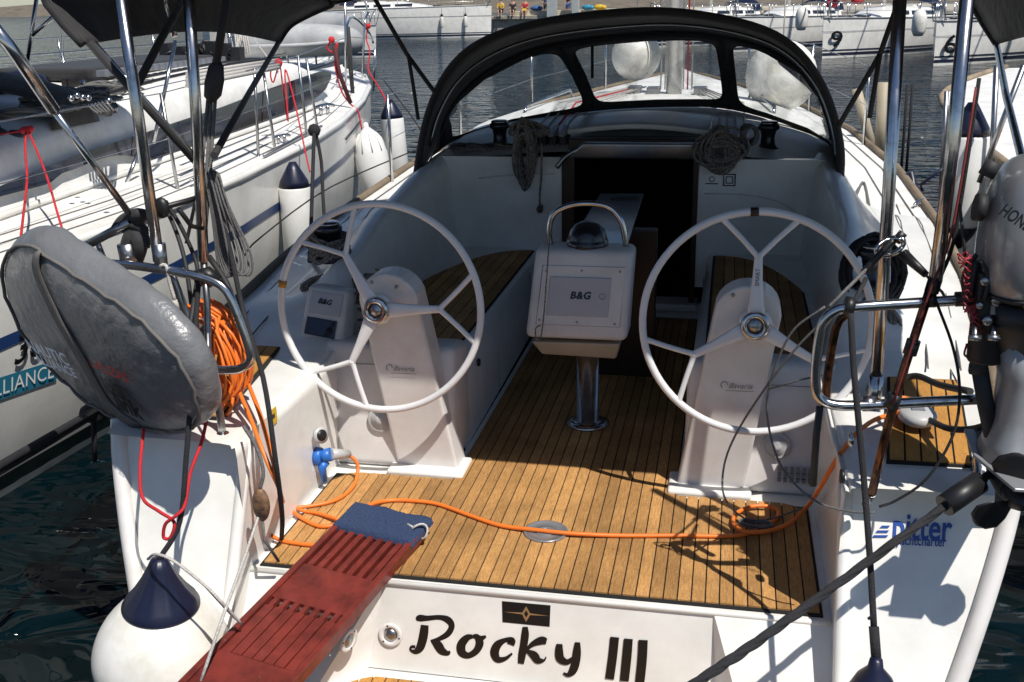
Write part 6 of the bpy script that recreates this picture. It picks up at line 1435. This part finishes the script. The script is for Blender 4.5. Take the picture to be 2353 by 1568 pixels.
for (a, b, yy, r, lab) in (((1968, 205), (2012, 372), 6.2, .040, 'slanting beige post rising from the right rail'), ((2030, 190), (2022, 380), 5.6, .045, 'thick upright beige post half hidden by the right bimini pole')):
    m = MB(); m.tube([at(*a, Y=yy), at(*b, Y=yy)], r, 10); one(m, 'wooden_post', mat('beige_post_'+str(int(r*1000)), (.42, .36, .26), .6, vary=.25), lab, 'post')
m = MB(); m.tube([at(2090, 395, Y=4.2), at(2100, 430, Y=4.2), at(2125, 470, Y=4)], .025, 8); m.tube([at(2185, 375, Y=4.6), at(2115, 425, Y=4.6), at(2120, 440, Y=4.6)], .012, 6); one(m, 'blue_line', navy, 'dark blue line end over the right rail above the water', 'rope')

# ---- people and bags on the far quay ---------------------------------------------------
def person(x, y, z, label, top, leg, seated, tone=0):
    o = thing('person', label, 'person', (x, y, z), None)
    def skinm(vs, es, rs, name, mt, root=0):
        me = bpy.data.meshes.new(name); me.from_pydata([(x+a, y+b, z+c) for a, b, c in vs], es, []); me.materials.append(mt)
        ob = bpy.data.objects.new(name, me); COL.objects.link(ob); setp(ob, o)
        sk = ob.modifiers.new('skin', 'SKIN'); sk.use_smooth_shade = True
        for i, r in enumerate(rs): me.skin_vertices[0].data[i].radius = (r, r); me.skin_vertices[0].data[i].use_root = (i == root)
        s2 = ob.modifiers.new('s', 'SUBSURF'); s2.levels = 1; s2.render_levels = 1; return ob
    if seated:
        hz, k, f = .45, (-.42, .45), (-.45, .05)
        V_ = [(0, 0, hz+.02), (0, .02, hz+.28), (0, 0, hz+.50), (0, -.02, hz+.60), (0, -.03, hz+.74), (.10, -.02, hz), (.12, -.42, hz), (.12, -.46, .06), (.12, -.58, .04), (-.10, -.02, hz), (-.12, -.42, hz), (-.12, -.46, .06), (-.12, -.58, .04), (.19, 0, hz+.47), (.24, -.12, hz+.22), (.16, -.34, hz+.14), (-.19, 0, hz+.47), (-.24, -.12, hz+.22), (-.16, -.34, hz+.14)]
    else:
        hz = .9
        V_ = [(0, 0, hz), (0, 0, hz+.27), (0, 0, hz+.50), (0, -.01, hz+.60), (0, -.03, hz+.74), (.09, 0, hz-.05), (.11, -.02, .48), (.12, .02, .08), (.12, -.12, .04), (-.09, 0, hz-.05), (-.12, .02, .48), (-.13, .04, .08), (-.13, -.10, .04), (.19, 0, hz+.47), (.25, .02, hz+.2), (.24, -.1, hz-.02), (-.19, 0, hz+.47), (-.25, .02, hz+.2), (-.24, -.08, hz-.02)]
    E_ = [(0, 1), (1, 2), (2, 3), (3, 4), (0, 5), (5, 6), (6, 7), (7, 8), (0, 9), (9, 10), (10, 11), (11, 12), (2, 13), (13, 14), (14, 15), (2, 16), (16, 17), (17, 18)]
    skinm(V_, E_, [.13, .13, .13, .055, .10, .09, .065, .045, .04, .09, .065, .045, .04, .06, .045, .032, .06, .045, .032], 'body', skin)
    skinm([V_[i] for i in (0, 1, 2, 13, 14, 16, 17)], [(0, 1), (1, 2), (2, 3), (3, 4), (2, 5), (5, 6)], [.15, .155, .145, .075, .06, .075, .06], 'shirt', top)
    skinm([V_[i] for i in (0, 5, 6, 9, 10)], [(0, 1), (1, 2), (0, 3), (3, 4)], [.145, .105, .08, .105, .08], 'trousers', leg)
    m = MB(); m.sphere((x, y+.01, z+V_[4][2]+.04), .115, 12, (1, 1.05, 1)); m.build('hair', cl_k, o)
    return o
qz = .62
m = MB(); m.box(-15.5, 3, 76.5, 77.0, qz, qz+.42); tag(m.build('low_quay_wall', mat('cream_stone', (.62, .54, .42), .8, dirt=((.45, .38, .28), 1.2, .35, .6)), bevel=.03), 'long low cream stone kerb along the top of the far quay', 'low wall')
for (px, lab, tp_, lg_, st) in ((1150, 'person in a yellow top at the left end of the quay people', cl_y, cl_k, 1), (1178, 'person dressed in dark clothes beside the yellow top', cl_k, cl_k, 1), (1206, 'person in a red top sitting on the far quay', cl_r, cl_y, 1), (1248, 'person in dark blue clothing standing by the pale quay post', cl_b, cl_k, 0), (1300, 'person in blue jeans at the right of the pale quay posts', cl_k, cl_b, 0)):
    p = at(px, 15, Y=76.5 if st else 75.9); person(p.x, 76.6 if st else 77.1, qz+(.02 if st else .0), lab, tp_, lg_, st)
for px, w_ in ((1268, .35), (1322, .25)):
    p = at(px, 15, Y=75.5); m = MB(); m.box(p.x-w_, p.x+w_, 75.3, 75.9, qz-.1, qz+2.6); one(m, 'quay_post', mat('pale_pillar_%d' % px, (.42, .45, .45), .6, vary=.2), 'pale %s pillar on the far quay among the people' % ('wider' if w_ > .3 else 'narrower'), 'pillar', bevel=.03)
for px, mt, lab in ((1350, MT['teal_band'], 'dark teal duffel on the quay right of the pillars'), (1378, cl_y, 'yellow and brown bag pile on the quay'), (1232, cl_b, 'blue bag beside the people on the far quay')):
    p = at(px, 15, Y=76.5); m = MB(); m.sphere((p.x, 76.5, qz+.60), .30, 12, (1.5, .7, .65)); m.sphere((p.x+.3, 76.4, qz+.58), .20, 10, (1.1, .7, .8)); one(m, 'duffel_bag', mt, lab, 'bag')
# low motor hull seen at upper left between bimini and poles
far = [o for o in bpy.data.objects if o.type == 'MESH']
for me in bpy.data.meshes:
    pass
print('objects', len(bpy.data.objects), 'tris approx', sum(len(o.data.polygons) for o in far))
